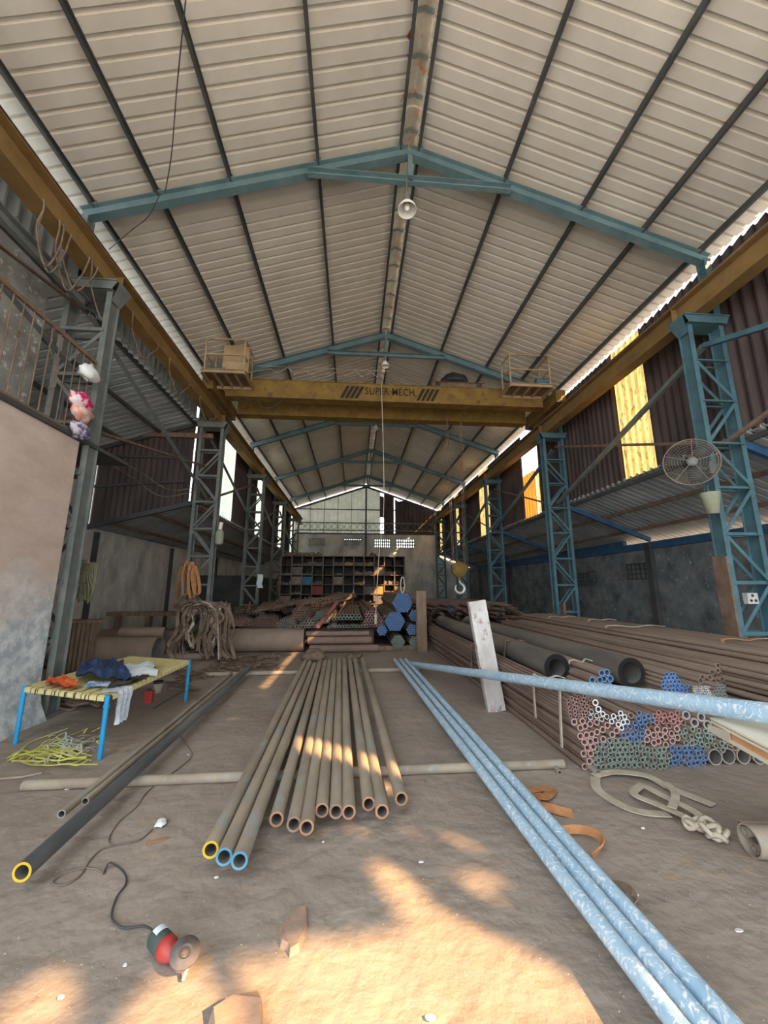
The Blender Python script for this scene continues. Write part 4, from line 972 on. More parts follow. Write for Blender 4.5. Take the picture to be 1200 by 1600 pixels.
for i,(yy) in enumerate((10.6,12.0,13.8)):
    pipe(Vector((-3.6,yy,.26)),Vector((.55,yy,.26)),.235,[M_pipered,END['plain'],M_bore],'reddish crosswise pipe carrying the back heap, %s row'%['front','middle','rear'][i],name='large_pipe',wall=.1,n=16)

# blue tubes by the brown post, each a thing
templ_b={}
def bluehex(px,py,rings,r,Y,label,group,col='blue'):
    c=aty(px,py,Y)
    for q in range(-rings,rings+1):
        for s_ in range(-rings,rings+1):
            if abs(q+s_)>rings: continue
            x=c.x+(q+s_/2)*2.04*r; z=c.z+s_*r*1.767
            if z-r<0: continue
            key=(r,col)
            if key not in templ_b:
                b=MB(); b.tube((0,0,0),(0,4.2,0),r,8,inner=r*.5,mi=0,me=1,mb=2); o=b.build('blue_tube',[M_pipebrown,END[col],END['white'] if col=='blue' else M_bore],base=(0,0,0)); templ_b[key]=o
            else: o=templ_b[key].copy(); C.objects.link(o)
            o.location=(x,Y+rj.uniform(-.02,.02),z); tag(o,'%s, row %s up, %s from left'%(label,NTH[s_+rings+1],NTH[q+rings+min(0,s_)+1]),'tube',group)
bluehex(629,942,4,.0285,9.85,'blue-ended tube of the topmost bundle','tubes of the topmost blue bundle')
bluehex(617,971,4,.0275,9.65,'blue-ended tube of the large middle bundle','tubes of the middle blue bundle')
bluehex(648,962,2,.030,9.9,'blue-ended tube of the small upper bundle','tubes of the small upper blue bundle')
bluehex(644,984,2,.028,9.8,'blue-ended tube of the small lower right bundle','tubes of the small lower blue bundle')
bluehex(597,985,2,.026,9.6,'blue-ended tube of the small bundle beside the heap','tubes of the left low blue bundle')
bluehex(622,1003,3,.024,9.6,'green-ended tube of the large bottom bundle','tubes of the bottom dark bundle',col='green')
bluehex(648,1003,2,.028,9.75,'green-ended tube of the small bottom bundle','tubes of the small bottom dark bundle',col='green')
b=MB(); b.box((aty(590,1010,9.6).x,9.8,0),(aty(655,1010,9.6).x,10.1,.10)); b.box((aty(590,1010,9.6).x,12.6,0),(aty(655,1010,9.6).x,12.9,.10)); tag(b.build('timber_bearer',M_timber),'timber bearer under the blue tube bundles','bearer')
# white loop on top of the blue bundle
b=MB(); c0=aty(629,914,9.9); b.path([c0+Vector((.05*math.cos(a),0,.2*math.sin(a))) for a in [2*math.pi*i/20 for i in range(20)]],.018,6,closed=True); tag(b.build('lifting_loop',M_sling),'pale rope loop standing on top of the blue tube bundles','rope')

# ================================================================= POSTS
b=MB()
base=Vector((1.79,5.0,0)); top=Vector((1.60,5.0,1.33)); b.channel(base-Vector((0,0,.0)),top,.08,.22,.014,up=(1,0,0))
b.prism(base+Vector((0,-.012,0)),top+Vector((0,-.012,0)),[(-.01,-.11),(.002,-.11),(.002,.11),(-.01,.11)],up=(1,0,0))
tag(b.build('painted_post',M_paintpost),'white-painted leaning steel post in front of the right stack','post')
b=MB(); b.ibeam((1.66,9.56,0),(1.66,9.56,1.42),.24,.1,.012,.01,up=(0,1,0)); b.box((1.55,9.49,0),(1.78,9.51,1.42)); tag(b.build('upright_post',M_timber),'brown upright post between the blue tubes and the right stack','post')
b=MB(); b.box((5.36,9.7,0),(5.42,9.85,1.1)); b.build('upright_post',M_rustbar)
bpy.data.objects['upright_post.001'].name='upright_post.001'; tag(bpy.data.objects['upright_post.001'],'thin rusty stake holding the far end of the long brown pipes','post')

# ================================================================= RIGHT SIDE ITEMS
# boards
t=empty('board_crate',(2.5,1.5,0),'cream and orange boards stacked at the right edge under the slanting pipe','boards')
def quadbox(P4,z0,z1,name,m,par):
    b=MB(); vs=[(x,y,z0) for x,y in P4]+[(x,y,z1) for x,y in P4]; b.add(vs,[(3,2,1,0),(4,5,6,7),(0,1,5,4),(1,2,6,5),(2,3,7,6),(3,0,4,7)]); return b.build(name,m,par)
def bd(o): return [(1.965+o,2.14),(1.70+o,1.15),(3.0,.8),(3.3,1.88)]
BZ=.225
for o_,z0,z1,nm,mm in [(.0,.495,.512,'board',M_cream),(.012,.512,.548,'core_board',M_ply),(.0,.548,.560,'board',M_cream),(-.0,.566,.576,'board',M_cream),(.02,.560,.566,'batten',M_timber)]:
    quadbox(bd(o_),z0+BZ,z1+BZ,nm,mm,t)
b=MB(); b.box((1.925,2.0,.512+BZ),(1.932,2.12,.548+BZ)); b.build('corner_plate',M_alu,t)
for (x,y) in ((2.9,1.1),(3.1,1.75),(2.0,1.15)):
    b=MB(); b.box((x-.05,y-.05,0),(x+.05,y+.05,.72)); b.build('leg',M_timber,t)
# oval offcut with small pipes inside
c0=fl(1182,1340); 
t=empty('offcut_pipe',(c0.x+.2,c0.y,0),'dark wide pipe offcut holding two thin tubes at the right edge','pipe')
b=MB(); b.tube((c0.x-.03,c0.y,.085),(c0.x+.9,c0.y-.12,.085),.08,24,inner=.072); b.build('outer_pipe',[M_pipe],t)
for dz,dy in ((-.03,-.02),(.03,.025)):
    b=MB(); b.tube((c0.x-.02,c0.y+dy,.085+dz),(c0.x+.9,c0.y-.12+dy,.085+dz),.026,14,inner=.02); b.build('inner_tube',[M_pipe],t)
c0=fl(1190,1322,.0); b=MB(); b.tube((c0.x,c0.y+.12,.035),(c0.x+.8,c0.y+.05,.035),.033,16,inner=.028,mi=0); tag(b.build('short_pipe',M_pipe),'small bare pipe behind the wide offcut at the right edge','pipe')
c0=fl(873,1210); b=MB(); b.tube((c0.x,c0.y-.02,.02),(c0.x+.03,c0.y+.14,.02),.019,14,inner=.015); tag(b.build('short_pipe',M_pipe),'short pipe stub on the floor below the right end of the crosswise pipe','pipe')
c0=fl(921,1203); b=MB(); b.tube((c0.x,c0.y-.12,.026),(c0.x,c0.y+.0,.026),.026,14,inner=.02); tag(b.build('short_pipe',[M_pipe]),'loose pipe stub at the foot of the pink-ended pipes','pipe')

def strap(P_,wd,m,name,label,cat='strap',group=None,z=.012,twist=None,k=6,th=.006,side=None):
    pts=smoothpts([fl(p[0],p[1],z+(p[2] if len(p)>2 else 0)) for p in P_],k)
    b=MB(); 
    b.ribbon(pts,wd,th,twist=twist,side=side); return tag(b.build(name,m),label,cat,group)
strap([(928,1212),(960,1206,.02),(1010,1212,.02),(1045,1230),(1095,1250),(1115,1258)],.075,M_sling,'cream_sling','long cream webbing sling on the floor in front of the green-ended pipes','sling')
strap([(930,1214),(935,1235),(975,1260),(1010,1270),(1045,1272)],.07,M_sling,'cream_sling','cream webbing sling curving along the outside of the floor tangle','sling')
strap([(1005,1225,.03),(990,1240,.03),(1030,1258,.03),(1075,1278,.03),(1095,1290,.03),(1088,1270,.04),(1030,1240,.04),(1008,1228,.04)],.055,M_slingbr if False else M_sling,'cream_sling','tan looped sling lying over the cream one','sling')
strap([(1040,1222,.05),(1055,1240,.05),(1050,1262,.05)],.05,M_sling,'cream_sling','short cream sling end folded across the floor tangle','sling')
b=MB(); kc=fl(1105,1300,.03)
for q in range(7):
    a0=q*1.1; c1=kc+Vector((.05*math.cos(a0*2.1),.05*math.sin(a0*1.7),.012*(q%3)))
    b.path([c1+Vector(((.045+.012*(q%2))*math.cos(a),(.04)*math.sin(a),.018*math.sin(2*a+q)+.012)) for a in [2*math.pi*i/14 for i in range(14)]],.015,6,closed=True)
tag(b.build('knotted_rope',M_sling),'knotted lump of cream rope at the end of the floor slings','rope')
strap([(822,1236),(845,1232,.01),(862,1234),(852,1245,.02),(842,1243,.02)],.07,M_slingor,'orange_strap','folded orange strap on the floor right of the wrapped pipes','strap')
strap([(838,1240,.01),(838,1256,.01),(858,1262,.02),(895,1272,.0)],.07,M_slingor,'orange_strap','twisted orange strap beneath the folded one','strap',twist=.3)
strap([(868,1298),(905,1296,.03),(935,1305,.05),(940,1322,.04),(925,1338,.0)],.045,M_slingor if False else M_slingor,'orange_strap','tan-orange strap looping out from under the wrapped pipes','strap',twist=1.0)
strap([(950,1382),(975,1385,.03),(990,1398,.03),(992,1412)],.035,M_slingbr,'orange_strap','small brown strap loop peeking out beside the wrapped pipes','strap',twist=1.0)

# ties round the stack
def tie(x0,x1,Y,z,m,label,w=.04,drop=.2,seed=0,name='pipe_tie'):
    rn=random.Random(seed); n=9; pts=[Vector((x0-.03,Y-.03,z-drop))]
    for i in range(n): pts.append(Vector((x0+(x1-x0)*i/(n-1),Y+rn.uniform(-.03,.03),z+.012+.012*math.sin(i*1.3))))
    b=MB(); b.ribbon(smoothpts(pts,4),w,.008,side=(0,1,0)); return tag(b.build(name,m),label,'strap')
tie(1.86,2.16,6.2,.60,M_slingbr,'brown rope tie round the left of the stack before the painted post',.05,.5,1)
tie(1.84,2.16,4.0,.595,M_sling,'pale tie hanging on the stack right of the painted post',.03,.35,2)
tie(1.85,2.16,3.55,.595,M_sling,'pale tie round the pink-ended pipes near their ends',.03,.45,3)
tie(2.17,2.48,5.6,.735,M_slingbr,'brown tie over the left black pipe',.05,.2,4)
tie(4.55,5.28,4.6,.86,M_slingor,'orange-tan tie on the long brown pipes near the right edge',.04,.02,5)
tie(4.2,5.2,6.3,.86,M_sling,'cream strap lying across the long brown pipes',.05,.02,6)
tie(4.7,5.25,7.6,.86,M_sling,'pale yellow strap across the brown pipes before the middle of the stack',.05,.02,7)
tie(4.3,4.9,8.4,.86,M_sling,'cream strap across the far part of the brown pipes',.05,.02,8)
tie(2.5,2.78,4.5,.66,M_sling,'cream tie round the blue-ended pipes between the black pipes',.03,.02,9)

# ================================================================= CHARPOY
cs=[Vector((-3.27,4.39,0)),Vector((-2.23,3.97,0)),Vector((-2.22,5.74,0)),Vector((-3.2,6.13,0))]; ZB=.50
t=empty('string_bed',(-2.73,5.05,0),'string bed with yellow webbing and blue legs beside the rendered wall','bed')
for q,p in enumerate(cs):
    b=MB(); ft=p+Vector([(.0,.0),(-.0,-.05),(.03,.0),(0,0)][q]+(0,) if False else (0,0,0)); b.tube(p,p+Vector((0,0,ZB+.03)),.021,14); b.tube(p+Vector((0,0,ZB-.07)),p+Vector((0,0,ZB-.05)),.027,14); b.build('leg',M_legblue,t)
for q in range(4):
    a=cs[q]+Vector((0,0,ZB)); c=cs[(q+1)%4]+Vector((0,0,ZB)); d=(c-a).normalized(); b=MB(); b.tube(a+d*.02,c-d*.02,.018,12); b.build('rail',M_dark,t)
b=MB()   # webbing wraps lengthwise and crosswise
def bil(u,v): return (cs[0]*(1-u)+cs[1]*u)*(1-v)+(cs[3]*(1-u)+cs[2]*u)*v
NU,NV=11,20
for i in range(NU):
    u=.06+.88*i/(NU-1); 
    P_=[bil(u,-.012)+Vector((0,0,ZB-.02)),bil(u,-.012)+Vector((0,0,ZB+.015))]+[bil(u,v/12)+Vector((0,0,ZB+.024-.05*math.sin(math.pi*v/12))) for v in range(13)]+[bil(u,1.012)+Vector((0,0,ZB+.015)),bil(u,1.012)+Vector((0,0,ZB-.02))]
    b.ribbon(P_,.084,.003,side=(cs[1]-cs[0]).normalized())
b.build('webbing',M_web,t)
b=MB()
for j in range(NV):
    v=.05+.9*j/(NV-1)
    P_=[bil(-.022,v)+Vector((0,0,ZB-.02)),bil(-.022,v)+Vector((0,0,ZB+.015))]+[bil(u/10,v)+Vector((0,0,ZB+.028-.05*math.sin(math.pi*v)*math.sin(math.pi*u/10)*1.0)) for u in range(11)]+[bil(1.022,v)+Vector((0,0,ZB+.015)),bil(1.022,v)+Vector((0,0,ZB-.02))]
    b.ribbon(P_,.074,.003,side=(cs[2]-cs[1]).normalized())
b.build('webbing',M_web,t)
b=MB()
for i in range(6):
    u=.2+.12*i; P_=[bil(u-.03,-.016)+Vector((0,0,ZB-.03)),bil(u-.03,-.014)+Vector((0,0,ZB+.02)),bil(u,.10)+Vector((0,0,ZB+.028))]
    b.ribbon(P_,.012,.003,side=(cs[1]-cs[0]).normalized())
b.build('dark_cord',M_webdark,t)
def cloth(name,pts4,m,label,cat,amp=.03,n=16,seed=0,z0=ZB+.03,th=.006,drape=None,lump=.0):
    P4=[Vector((p[0],p[1],0)) for p in pts4]; b=MB(); V=[]
    for i in range(n+1):
        for j in range(n+1):
            u,v=i/n,j/n; p=(P4[0]*(1-u)+P4[1]*u)*(1-v)+(P4[3]*(1-u)+P4[2]*u)*v
            w_=1+.12*noise.noise(Vector((u*3,v*3,seed+5))); q=Vector((u*5.0,v*5.0,seed))
            c=(P4[0]+P4[1]+P4[2]+P4[3])/4; d=p-c; d*=1+.22*noise.noise(Vector((math.atan2(d.y,d.x)*1.5,seed,1)))
            z=z0+amp*(.9+1.1*noise.noise(q*.6)+.9*abs(noise.noise(q*1.4))+.5*abs(noise.noise(q*2.9)))+lump*math.sin(math.pi*u)*math.sin(math.pi*v)
            V.append(c+d+Vector((0,0,max(z,z0))))
    N1=n+1; top=V; bot=[v-Vector((0,0,th)) for v in V]
    fs=[(i*N1+j,(i+1)*N1+j,(i+1)*N1+j+1,i*N1+j+1) for i in range(n) for j in range(n)]
    b.add(top,fs,0,True); b.add(bot,[f[::-1] for f in fs],0,True)
    return tag(b.build(name,m),label,cat)
def zb(px,py): p=fl(px,py,ZB+.05); return (p.x,p.y)
cloth('navy_jacket',[zb(118,1062),zb(205,1066),zb(190,1036),zb(125,1040)],M_navy,'crumpled dark navy jacket on the string bed','jacket',.06,34,3,lump=.03)
cloth('white_cloth',[zb(188,1062),zb(246,1056),zb(238,1038),zb(192,1040)],M_white,'white cloth spread on the string bed beside the navy jacket','cloth',.03,16,9,lump=.03)
cloth('brown_cloth',[zb(166,1076),zb(228,1062),zb(215,1054),zb(178,1064)],M_brcloth,'dark brown cloth lying before the white cloth on the bed','cloth',.022,14,14)
cloth('red_cloth',[zb(70,1073),zb(122,1075),zb(120,1064),zb(75,1060)],M_redcloth,'crumpled red and orange cloth at the near-left corner of the bed','cloth',.035,16,21)
cloth('blue_paper',[zb(134,1071),zb(176,1071),zb(172,1062),zb(138,1063)],mat('blue_white_print',(.08,.30,.62),(.7,.75,.8),scale=16,spread=.05),'blue and white printed paper in front of the navy jacket','paper',.008,10,31)
# hanging printed cloth over the bed rail
a=cs[1]+(cs[2]-cs[1])*.12; e=(cs[2]-cs[1]).normalized(); b=MB(); V=[]
for i in range(13):
    for j in range(15):
        v=j/14; u=(i/12-.5)*(.30-.12*v); s_=.10-.42*v
        x=-.16*max(0,1-v*3.2); z=ZB+.035 if v<.3 else ZB+.035-(v-.3)*.42
        V.append(a+e*(u+.06*noise.noise(Vector((v*3,1,2))))+Vector((x+.035+.02*math.sin(i*1.7+v*5),.0,z+.012*noise.noise(Vector((i*.7,j*.6,0))))))
b.add(V,[(i*15+j,(i+1)*15+j,(i+1)*15+j+1,i*15+j+1) for i in range(12) for j in range(14)],0,True)
tag(b.build('printed_cloth',M_lace),'pale grey printed cloth hanging over the near rail of the bed','cloth')

# under the bed
p=fl(232,1098); t=empty('red_packet',(p.x,p.y,0),'small red tin standing under the far side of the bed','tin'); b=MB(); b.box((p.x-.05,p.y-.03,0),(p.x+.05,p.y+.03,.15)); b.build('tin_body',M_redp,t); b=MB(); b.lathe((p.x,p.y,.15),(0,0,1),[(.02,0),(.02,.025),(.001,.025)],12); b.build('cap',M_blackp,t)
p=fl(246,1082); t=empty('paint_pot',(p.x,p.y,0),'white pot with a black rim beside the red tin','pot'); b=MB(); b.lathe((p.x,p.y,0),(0,0,1),[(.001,0),(.055,0),(.065,.13)],16); b.build('pot_body',M_sling,t); b=MB(); b.lathe((p.x,p.y,.13),(0,0,1),[(.065,0),(.072,.0),(.072,.03),(.06,.03),(.055,-.05),(.001,-.05)],16); b.build('rim',M_blackp,t)
rn=random.Random(3)
b=MB(); rc=fl(120,1105)
for q in range(12): 
    c1=rc+Vector((rn.uniform(-.14,.14),rn.uniform(-.1,.1),.02+.014*q))
    rx,ry=rn.uniform(.09,.2),rn.uniform(.06,.13); ph=rn.uniform(0,3)
    b.path([c1+Vector((rx*math.cos(a+ph),ry*math.sin(a),.02*math.sin(2*a+q))) for a in [2*math.pi*i/20 for i in range(20)]],.016,6,closed=True)
tag(b.build('rope_heap',M_slingbr),'dark brown heap of coiled rope under the bed by the wall foot','rope')
# lime strapping and shredded plastic near the bed leg
b=MB(); 
for q in range(22):
    x0,y0=rn.uniform(10,60),rn.uniform(1175,1195); P_=[fl(x0,y0,.01)]
    for s_ in range(4): x0+=rn.uniform(15,32); y0+=rn.uniform(-16,8); P_.append(fl(min(x0,160),max(1138,min(y0,1196)),.01+rn.uniform(0,.05)))
    b.ribbon(smoothpts(P_,4),.014,.002,twist=rn.uniform(-.6,.6))
for q in range(14):
    x0,y0=rn.uniform(95,160),rn.uniform(1140,1190); a=rn.uniform(0,6.28); p=fl(x0,y0,.02); b.ribbon([p,p+Vector((.07*math.cos(a),.07*math.sin(a),rn.uniform(0,.04))),p+Vector((.15*math.cos(a+.5),.15*math.sin(a+.5),-.01))],.014,.002)
tag(b.build('lime_strapping',M_lime),'tangle of lime yellow strapping on the floor by the near bed leg','strapping',None,'stuff')
b=MB()
for q in range(70):
    p=fl(rn.gauss(108,20),rn.gauss(1170,9),.02); a=rn.uniform(0,6.28); l=rn.uniform(.04,.09); b.ribbon(smoothpts([p,p+Vector((l*math.cos(a),l*math.sin(a),rn.uniform(.0,.05))),p+Vector((1.6*l*math.cos(a+.8),1.6*l*math.sin(a+.8),.0))],3),.012,.002)
tag(b.build('shredded_plastic',M_strip),'pile of shredded silver plastic beside the lime strapping','shreds',None,'stuff')

# ================================================================= LEFT HEAP: wide pipes and slings
def widepipe(px0,px1,py,r,Y,label,ang=0.0):
    c=aty(px1,py,Y); a=aty(px0,py,Y); return pipe(Vector((c.x,Y,c.z)),Vector((a.x,Y+ang,c.z)),r,[M_pipebrown,END['plain'],M_bore],label,name='large_pipe',wall=.07,n=32)
def wp(xe,xs,Y,r,z,label,ang=0): pipe(Vector((xe,Y,z)),Vector((xs,Y+ang,z)),r,[M_pipebrown,END['plain'],M_bore],label,name='large_pipe',wall=.08,n=32)
e=fl(250,1040); wp(e.x*1.0-.1,-6.6,8.35,.27,.27,'widest brown pipe lying just behind the string bed')
e=aty(262,992,9.0); wp(e.x,-4.9,8.9,.11,.56,'narrow brown pipe lying on top of the widest ones by the wall',.0)
e=aty(296,992,9.6); wp(e.x,e.x-1.1,9.35,.27,.28,'short wide brown pipe nearest the brown sling heap')
e=aty(247,978,10.3); wp(e.x,e.x-1.2,10.15,.25,.26,'short wide brown pipe farther back by the left wall')
for i,(px,py) in enumerate([(290,1025),(310,1030),(285,1012)]):
    e=fl(px,py+6); wp(e.x,e.x-1.0,e.y+.2+.17*i,.07,.07,['small brown pipe on the floor behind the far bed leg','small brown pipe before the foot of the sling heap','small brown pipe under the wide pipe ends'][i])
# wooden block with drapery behind
b=MB(); c0=aty(130,985,7.4)
for q in range(6): b.box((c0.x-.22+q*.075,7.35,0),(c0.x-.22+q*.075+.05,7.45+.02*(q%2),.9+.02*(q%3)))
b.box((c0.x-.28,7.3,.9),(c0.x+.28,7.6,.94)); tag(b.build('slatted_stool',M_timber),'slatted wooden stand behind the bed against the column','stand')
b=MB(); b.box((-6.6,11.2,.75),(-4.5,11.5,.85)); b.box((-6.4,11.25,0),(-6.3,11.45,.75)); b.box((-4.8,11.25,0),(-4.7,11.45,.75)); b.box((-5.6,11.25,0),(-5.5,11.45,.75)); tag(b.build('plank_bench',M_timber),'old plank bench along the left aisle wall','bench')

# brown heap of slings draped from a trestle
hp=aty(322,1000,8.9)
t=empty('sling_trestle',(hp.x,8.9,0),'trestle buried under the heap of brown slings','trestle')
b=MB(); b.bar((hp.x-.65,8.9,1.0),(hp.x+.4,8.9,1.0),.06); b.bar((hp.x-.6,8.9,0),(hp.x-.6,8.9,1.0),.05); b.bar((hp.x+.35,8.9,0),(hp.x+.35,8.9,1.0),.05); b.build('trestle_frame',M_rustbar,t)
rn=random.Random(12)
SL=[]; SLO={}
for q in range(44):
    b=MB(); x0=hp.x-.66+1.1*rn.random(); yf=8.9-rn.uniform(.05,.34); zt_=1.02+rn.uniform(0,.2); lf=rn.uniform(.5,1.15); dx=rn.uniform(-.3,.35); wv=lambda: rn.uniform(-.09,.09)
    if q%4==0: P_=[Vector((x0-.35,yf+.2+wv(),zt_-.05)),Vector((x0-.1,yf+.1,zt_+.05+wv()*.5)),Vector((x0+.15,yf+.05,zt_+wv()*.5)),Vector((x0+.35,yf,zt_-.15)),Vector((x0+.38+wv(),yf-.04,max(.05,zt_-lf)))]
    else: P_=[Vector((x0+.05,8.98,zt_-rn.uniform(.1,.4))),Vector((x0,8.93,zt_)),Vector((x0+dx*.3+wv(),yf,zt_-.12)),Vector((x0+dx*.6+wv(),yf-.05+wv()*.5,zt_-lf*.4)),Vector((x0+dx*.4+wv(),yf-.05+wv()*.5,zt_-lf*.7)),Vector((x0+dx+wv(),yf-.08,max(.03,zt_-lf)))]
    b.ribbon(smoothpts(P_,5),rn.uniform(.05,.085),.014,twist=rn.uniform(-1.2,1.2)); SL.append((x0,q)); SLO[q]=tag(b.build('brown_sling',M_sling if q%9==0 else M_slingbr),'worn brown sling hanging in the heap left of the back pipes','sling','slings heaped on the trestle')
for n_,(x_,q) in enumerate(sorted(SL)): SLO[q]['label']='%s sling hanging in the trestle heap, %s from its left'%('pale cream' if q%9==0 else 'worn brown',NTH[n_+1])
b=MB()
for q in range(26):
    x0,y0=rn.uniform(305,400),rn.uniform(1024,1050); P_=[]
    for s_ in range(5): P_.append(fl(x0,y0,.015+rn.uniform(0,.05))); x0+=rn.uniform(-6,26); y0+=rn.uniform(-9,7); y0=max(1022,min(1054,y0))
    b.ribbon(smoothpts(P_,4),.04,.008,twist=rn.uniform(-.8,.8))
for q in range(20):
    x0,y0=rn.uniform(250,320),rn.uniform(1046,1066); P_=[]
    for s_ in range(4): P_.append(fl(x0,y0,.015+rn.uniform(0,.05))); x0+=rn.uniform(-10,18); y0+=rn.uniform(-6,6)
    b.ribbon(smoothpts(P_,4),.04,.008,twist=rn.uniform(-.8,.8))
tag(b.build('floor_slings',M_slingbr),'tangle of brown slings spread on the floor below the sling heap','slings',None,'stuff')
p=fl(598,1012); 
b=blob(fl(490,1025,.12),(.22,.15,.13),4,.3,flat=.2); tag(b.build('dark_stone',M_slingbr),'dark lump at the foot of the wide crosswise pipe','stone')
b=blob(fl(552,1030,.07),(.2,.13,.1),6,.5,flat=.2); tag(b.build('sling_knot',M_slingbr),'knotted brown bundle at the far ends of the floor pipes','bundle')

# red pipe-like wrapped bar on the heap catching the sun
a=aty(497,978,9.4); c=aty(527,944,11.5); b=MB(); b.tube((a.x,9.35,a.z),(c.x,11.6,c.z+.05),.05,10); tag(b.build('red_bar',END['red']),'red-tipped pale bar lying on top of the back heap','bar')

# ================================================================= PIGEONHOLE RACK
YRk=17.0; a=aty(440,868,YRk); c=aty(632,868,YRk); zr=a.z; NC=12; 
t=empty('pigeonhole_rack',((a.x+c.x)/2,YRk,0),'tall pigeonhole rack of steel cells across the back of the hall','rack')
xs_=[a.x+(c.x-a.x)*i/NC for i in range(NC+1)]; NRr=7; zs_=[zr*i/NRr for i in range(NRr+1)]
for x in xs_:
    b=MB(); b.box((x-.025,YRk,0),(x+.025,YRk+.05,zr)); b.box((x-.01,YRk+.05,0),(x+.01,YRk+1.2,zr)); b.build('upright',M_rack,t)
for z in zs_[1:]:
    b=MB(); b.box((xs_[0],YRk,z-.03),(xs_[-1],YRk+1.2,z)); b.build('shelf',M_rack,t)
b=MB(); b.box((xs_[0],YRk+1.2,0),(xs_[-1],YRk+1.22,zr)); b.build('back_panel',M_dark,t)
rn=random.Random(8)
cw=(c.x-a.x)/NC; ch=zr/NRr
colw=['a','a','e','a','d','a','e','b','c','a','e','a']; BT={}
for i in range(NC):
    for j in range(1,NRr):
        if rn.random()<.78:
            k_=rn.choice(['a','a','e','e','d']); 
            if (i,j) in ((2,4),): k_='b'
            if (i,j)==(3,3): k_='c'
            full=rn.random()<.35
            hh=ch*(.8 if full or (i,j) in((2,4),(3,3)) else rn.uniform(.2,.45))
            b=MB(); x0=xs_[i]+.03; x1=xs_[i+1]-.03
            # a lot of short pieces lying in the cell
            if full or (i,j) in((2,4),(3,3)): b.box((x0,YRk+.03,zs_[j]+.003),(x1,YRk+1.1,zs_[j]+hh))
            else:
                n_=5
                for q in range(n_): b.box((x0+(x1-x0)*q/n_,YRk+.0+rn.uniform(0,.15),zs_[j]+.003),(x0+(x1-x0)*(q+.85)/n_,YRk+1.1,zs_[j]+hh*rn.uniform(.5,1)))
            b_names={'a':'brown','b':'blue','c':'red','d':'ochre','e':'grey'}
            colname=['first','second','third','fourth','fifth','sixth','seventh','eighth','ninth','tenth','eleventh','twelfth'][i]; rown=['','sixth','fifth','fourth','third','second','top'][j]
            o=b.build('rack_stock',M_crush[k_]); tag(o,'%s stock in the %s shelf row, %s cell of the rack'%(b_names[k_],rown,colname),'stock','stock lying in the rack')
for i,(px,w_) in enumerate([(452,14),(470,16),(486,12),(498,8),(583,10)]):
    c1=aty(px,864,17.3); o=blob((c1.x,17.4,zr+.07),(w_*.015,.3,.1),i+20,.4,flat=.25).build('rag_bundle',M_slingbr); tag(o,'grey rag bundle on top of the rack, %s from its left end'%lname[i],'bundle')
c1=aty(617,862,17.3); b=MB(); b.lathe((c1.x,17.3,zr+.12),(.6,-.7,.2),[(.001,.1),(.08,.08),(.12,0),(.12,-.2),(.001,-.25)],14); tag(b.build('white_can',M_bagw),'white can lying on top of the right end of the rack','can')
# dark machinery block in the left aisle
b=MB(); b.box((-6.5,17,0),(-4.6,24,1.9)); b.box((-6.6,16.9,1.9),(-4.5,24,2.0)); tag(b.build('storage_block',M_dark),'dark storage block in the far left aisle','storage')

# ================================================================= FLOOR ITEMS NEAR THE CAMERA
# angle grinder
g0=fl(243,1462,.045); g1=fl(288,1512,.045); ax=(g1-g0).normalized(); L=(g1-g0).length
t=empty('angle_grinder',tuple(fl(265,1485)),'red and dark green angle grinder lying on the earth floor','grinder')
b=MB(); b.lathe(g0,ax,[(.001,-.002),(.034,0),(.040,.01),(.041,.08),(.037,.095),(.001,.1)],20); b.build('motor_housing',M_gbody,t)
b=MB(); b.lathe(g0+ax*.082,ax,[(.034,0),(.042,.005),(.041,.03),(.028,.058),(.012,.078),(.001,.082)],20); b.build('gear_housing',M_redp,t)
dn=Vector((.16,-.30,.94)).normalized(); side=ax.cross(Vector((0,0,1))).normalized(); 
dc=fl(289,1488,.080)
b=MB(); b.lathe(dc-dn*.045,dn,[(.001,0),(.034,.0),(.036,.02),(.026,.035),(.012,.045)],18); b.build('spindle_boss',M_alu,t)
b=MB(); b.lathe(dc,dn,[(.012,-.004),(.056,-.004),(.056,.003),(.028,.003),(.026,.006),(.022,.003),(.020,-.001),(.001,-.001)],28); b.build('grinding_disc',M_disc,t)
b=MB(); b.lathe(dc,dn,[(.001,.010),(.011,.010),(.013,.004),(.013,-.002)],16); b.build('flange_nut',M_rustbar,t)
b=MB(); b.path([dc-dn*.03+ax*.035-Vector((0,0,.005)),g1+ax*.02+Vector((-.012,.0,-.03))],.007,6); b.build('guard_lever',M_alu,t)
b=MB(); pr=[]; up_=Vector((0,0,1)); n_=6
for i in range(n_+1):
    a_=math.radians(50+10*i*1.2); d=(side*math.cos(a_)*-1+up_*math.sin(a_)); pr+=[g0+ax*.015+d*.0425,g0+ax*.05+d*.0425]
b.add(pr,[(2*i,2*i+1,2*i+3,2*i+2) for i in range(n_)],0,True); b.build('sticker',M_white,t)
cb=[(243,1457,.04),(225,1447,.01),(195,1450),(180,1442),(174,1430),(182,1402),(197,1380),(193,1362),(172,1348,.01),(162,1365)]
b=MB(); b.path(smoothpts([fl(p[0],p[1],.008+(p[2] if len(p)>2 else 0)) for p in cb],5),.0045,6); b.build('power_cord',M_darkcable,t)
b=MB(); b.path(smoothpts([fl(*p,.006) for p in [(162,1365),(150,1358),(125,1357),(95,1368),(82,1380),(100,1383),(125,1368),(140,1345),(158,1328),(178,1322),(205,1316),(222,1310),(238,1296)]],5),.0045,6)
tag(b.build('extension_cable',M_cable),'brown cable looping from the grinder cord to the pale plug','cable')
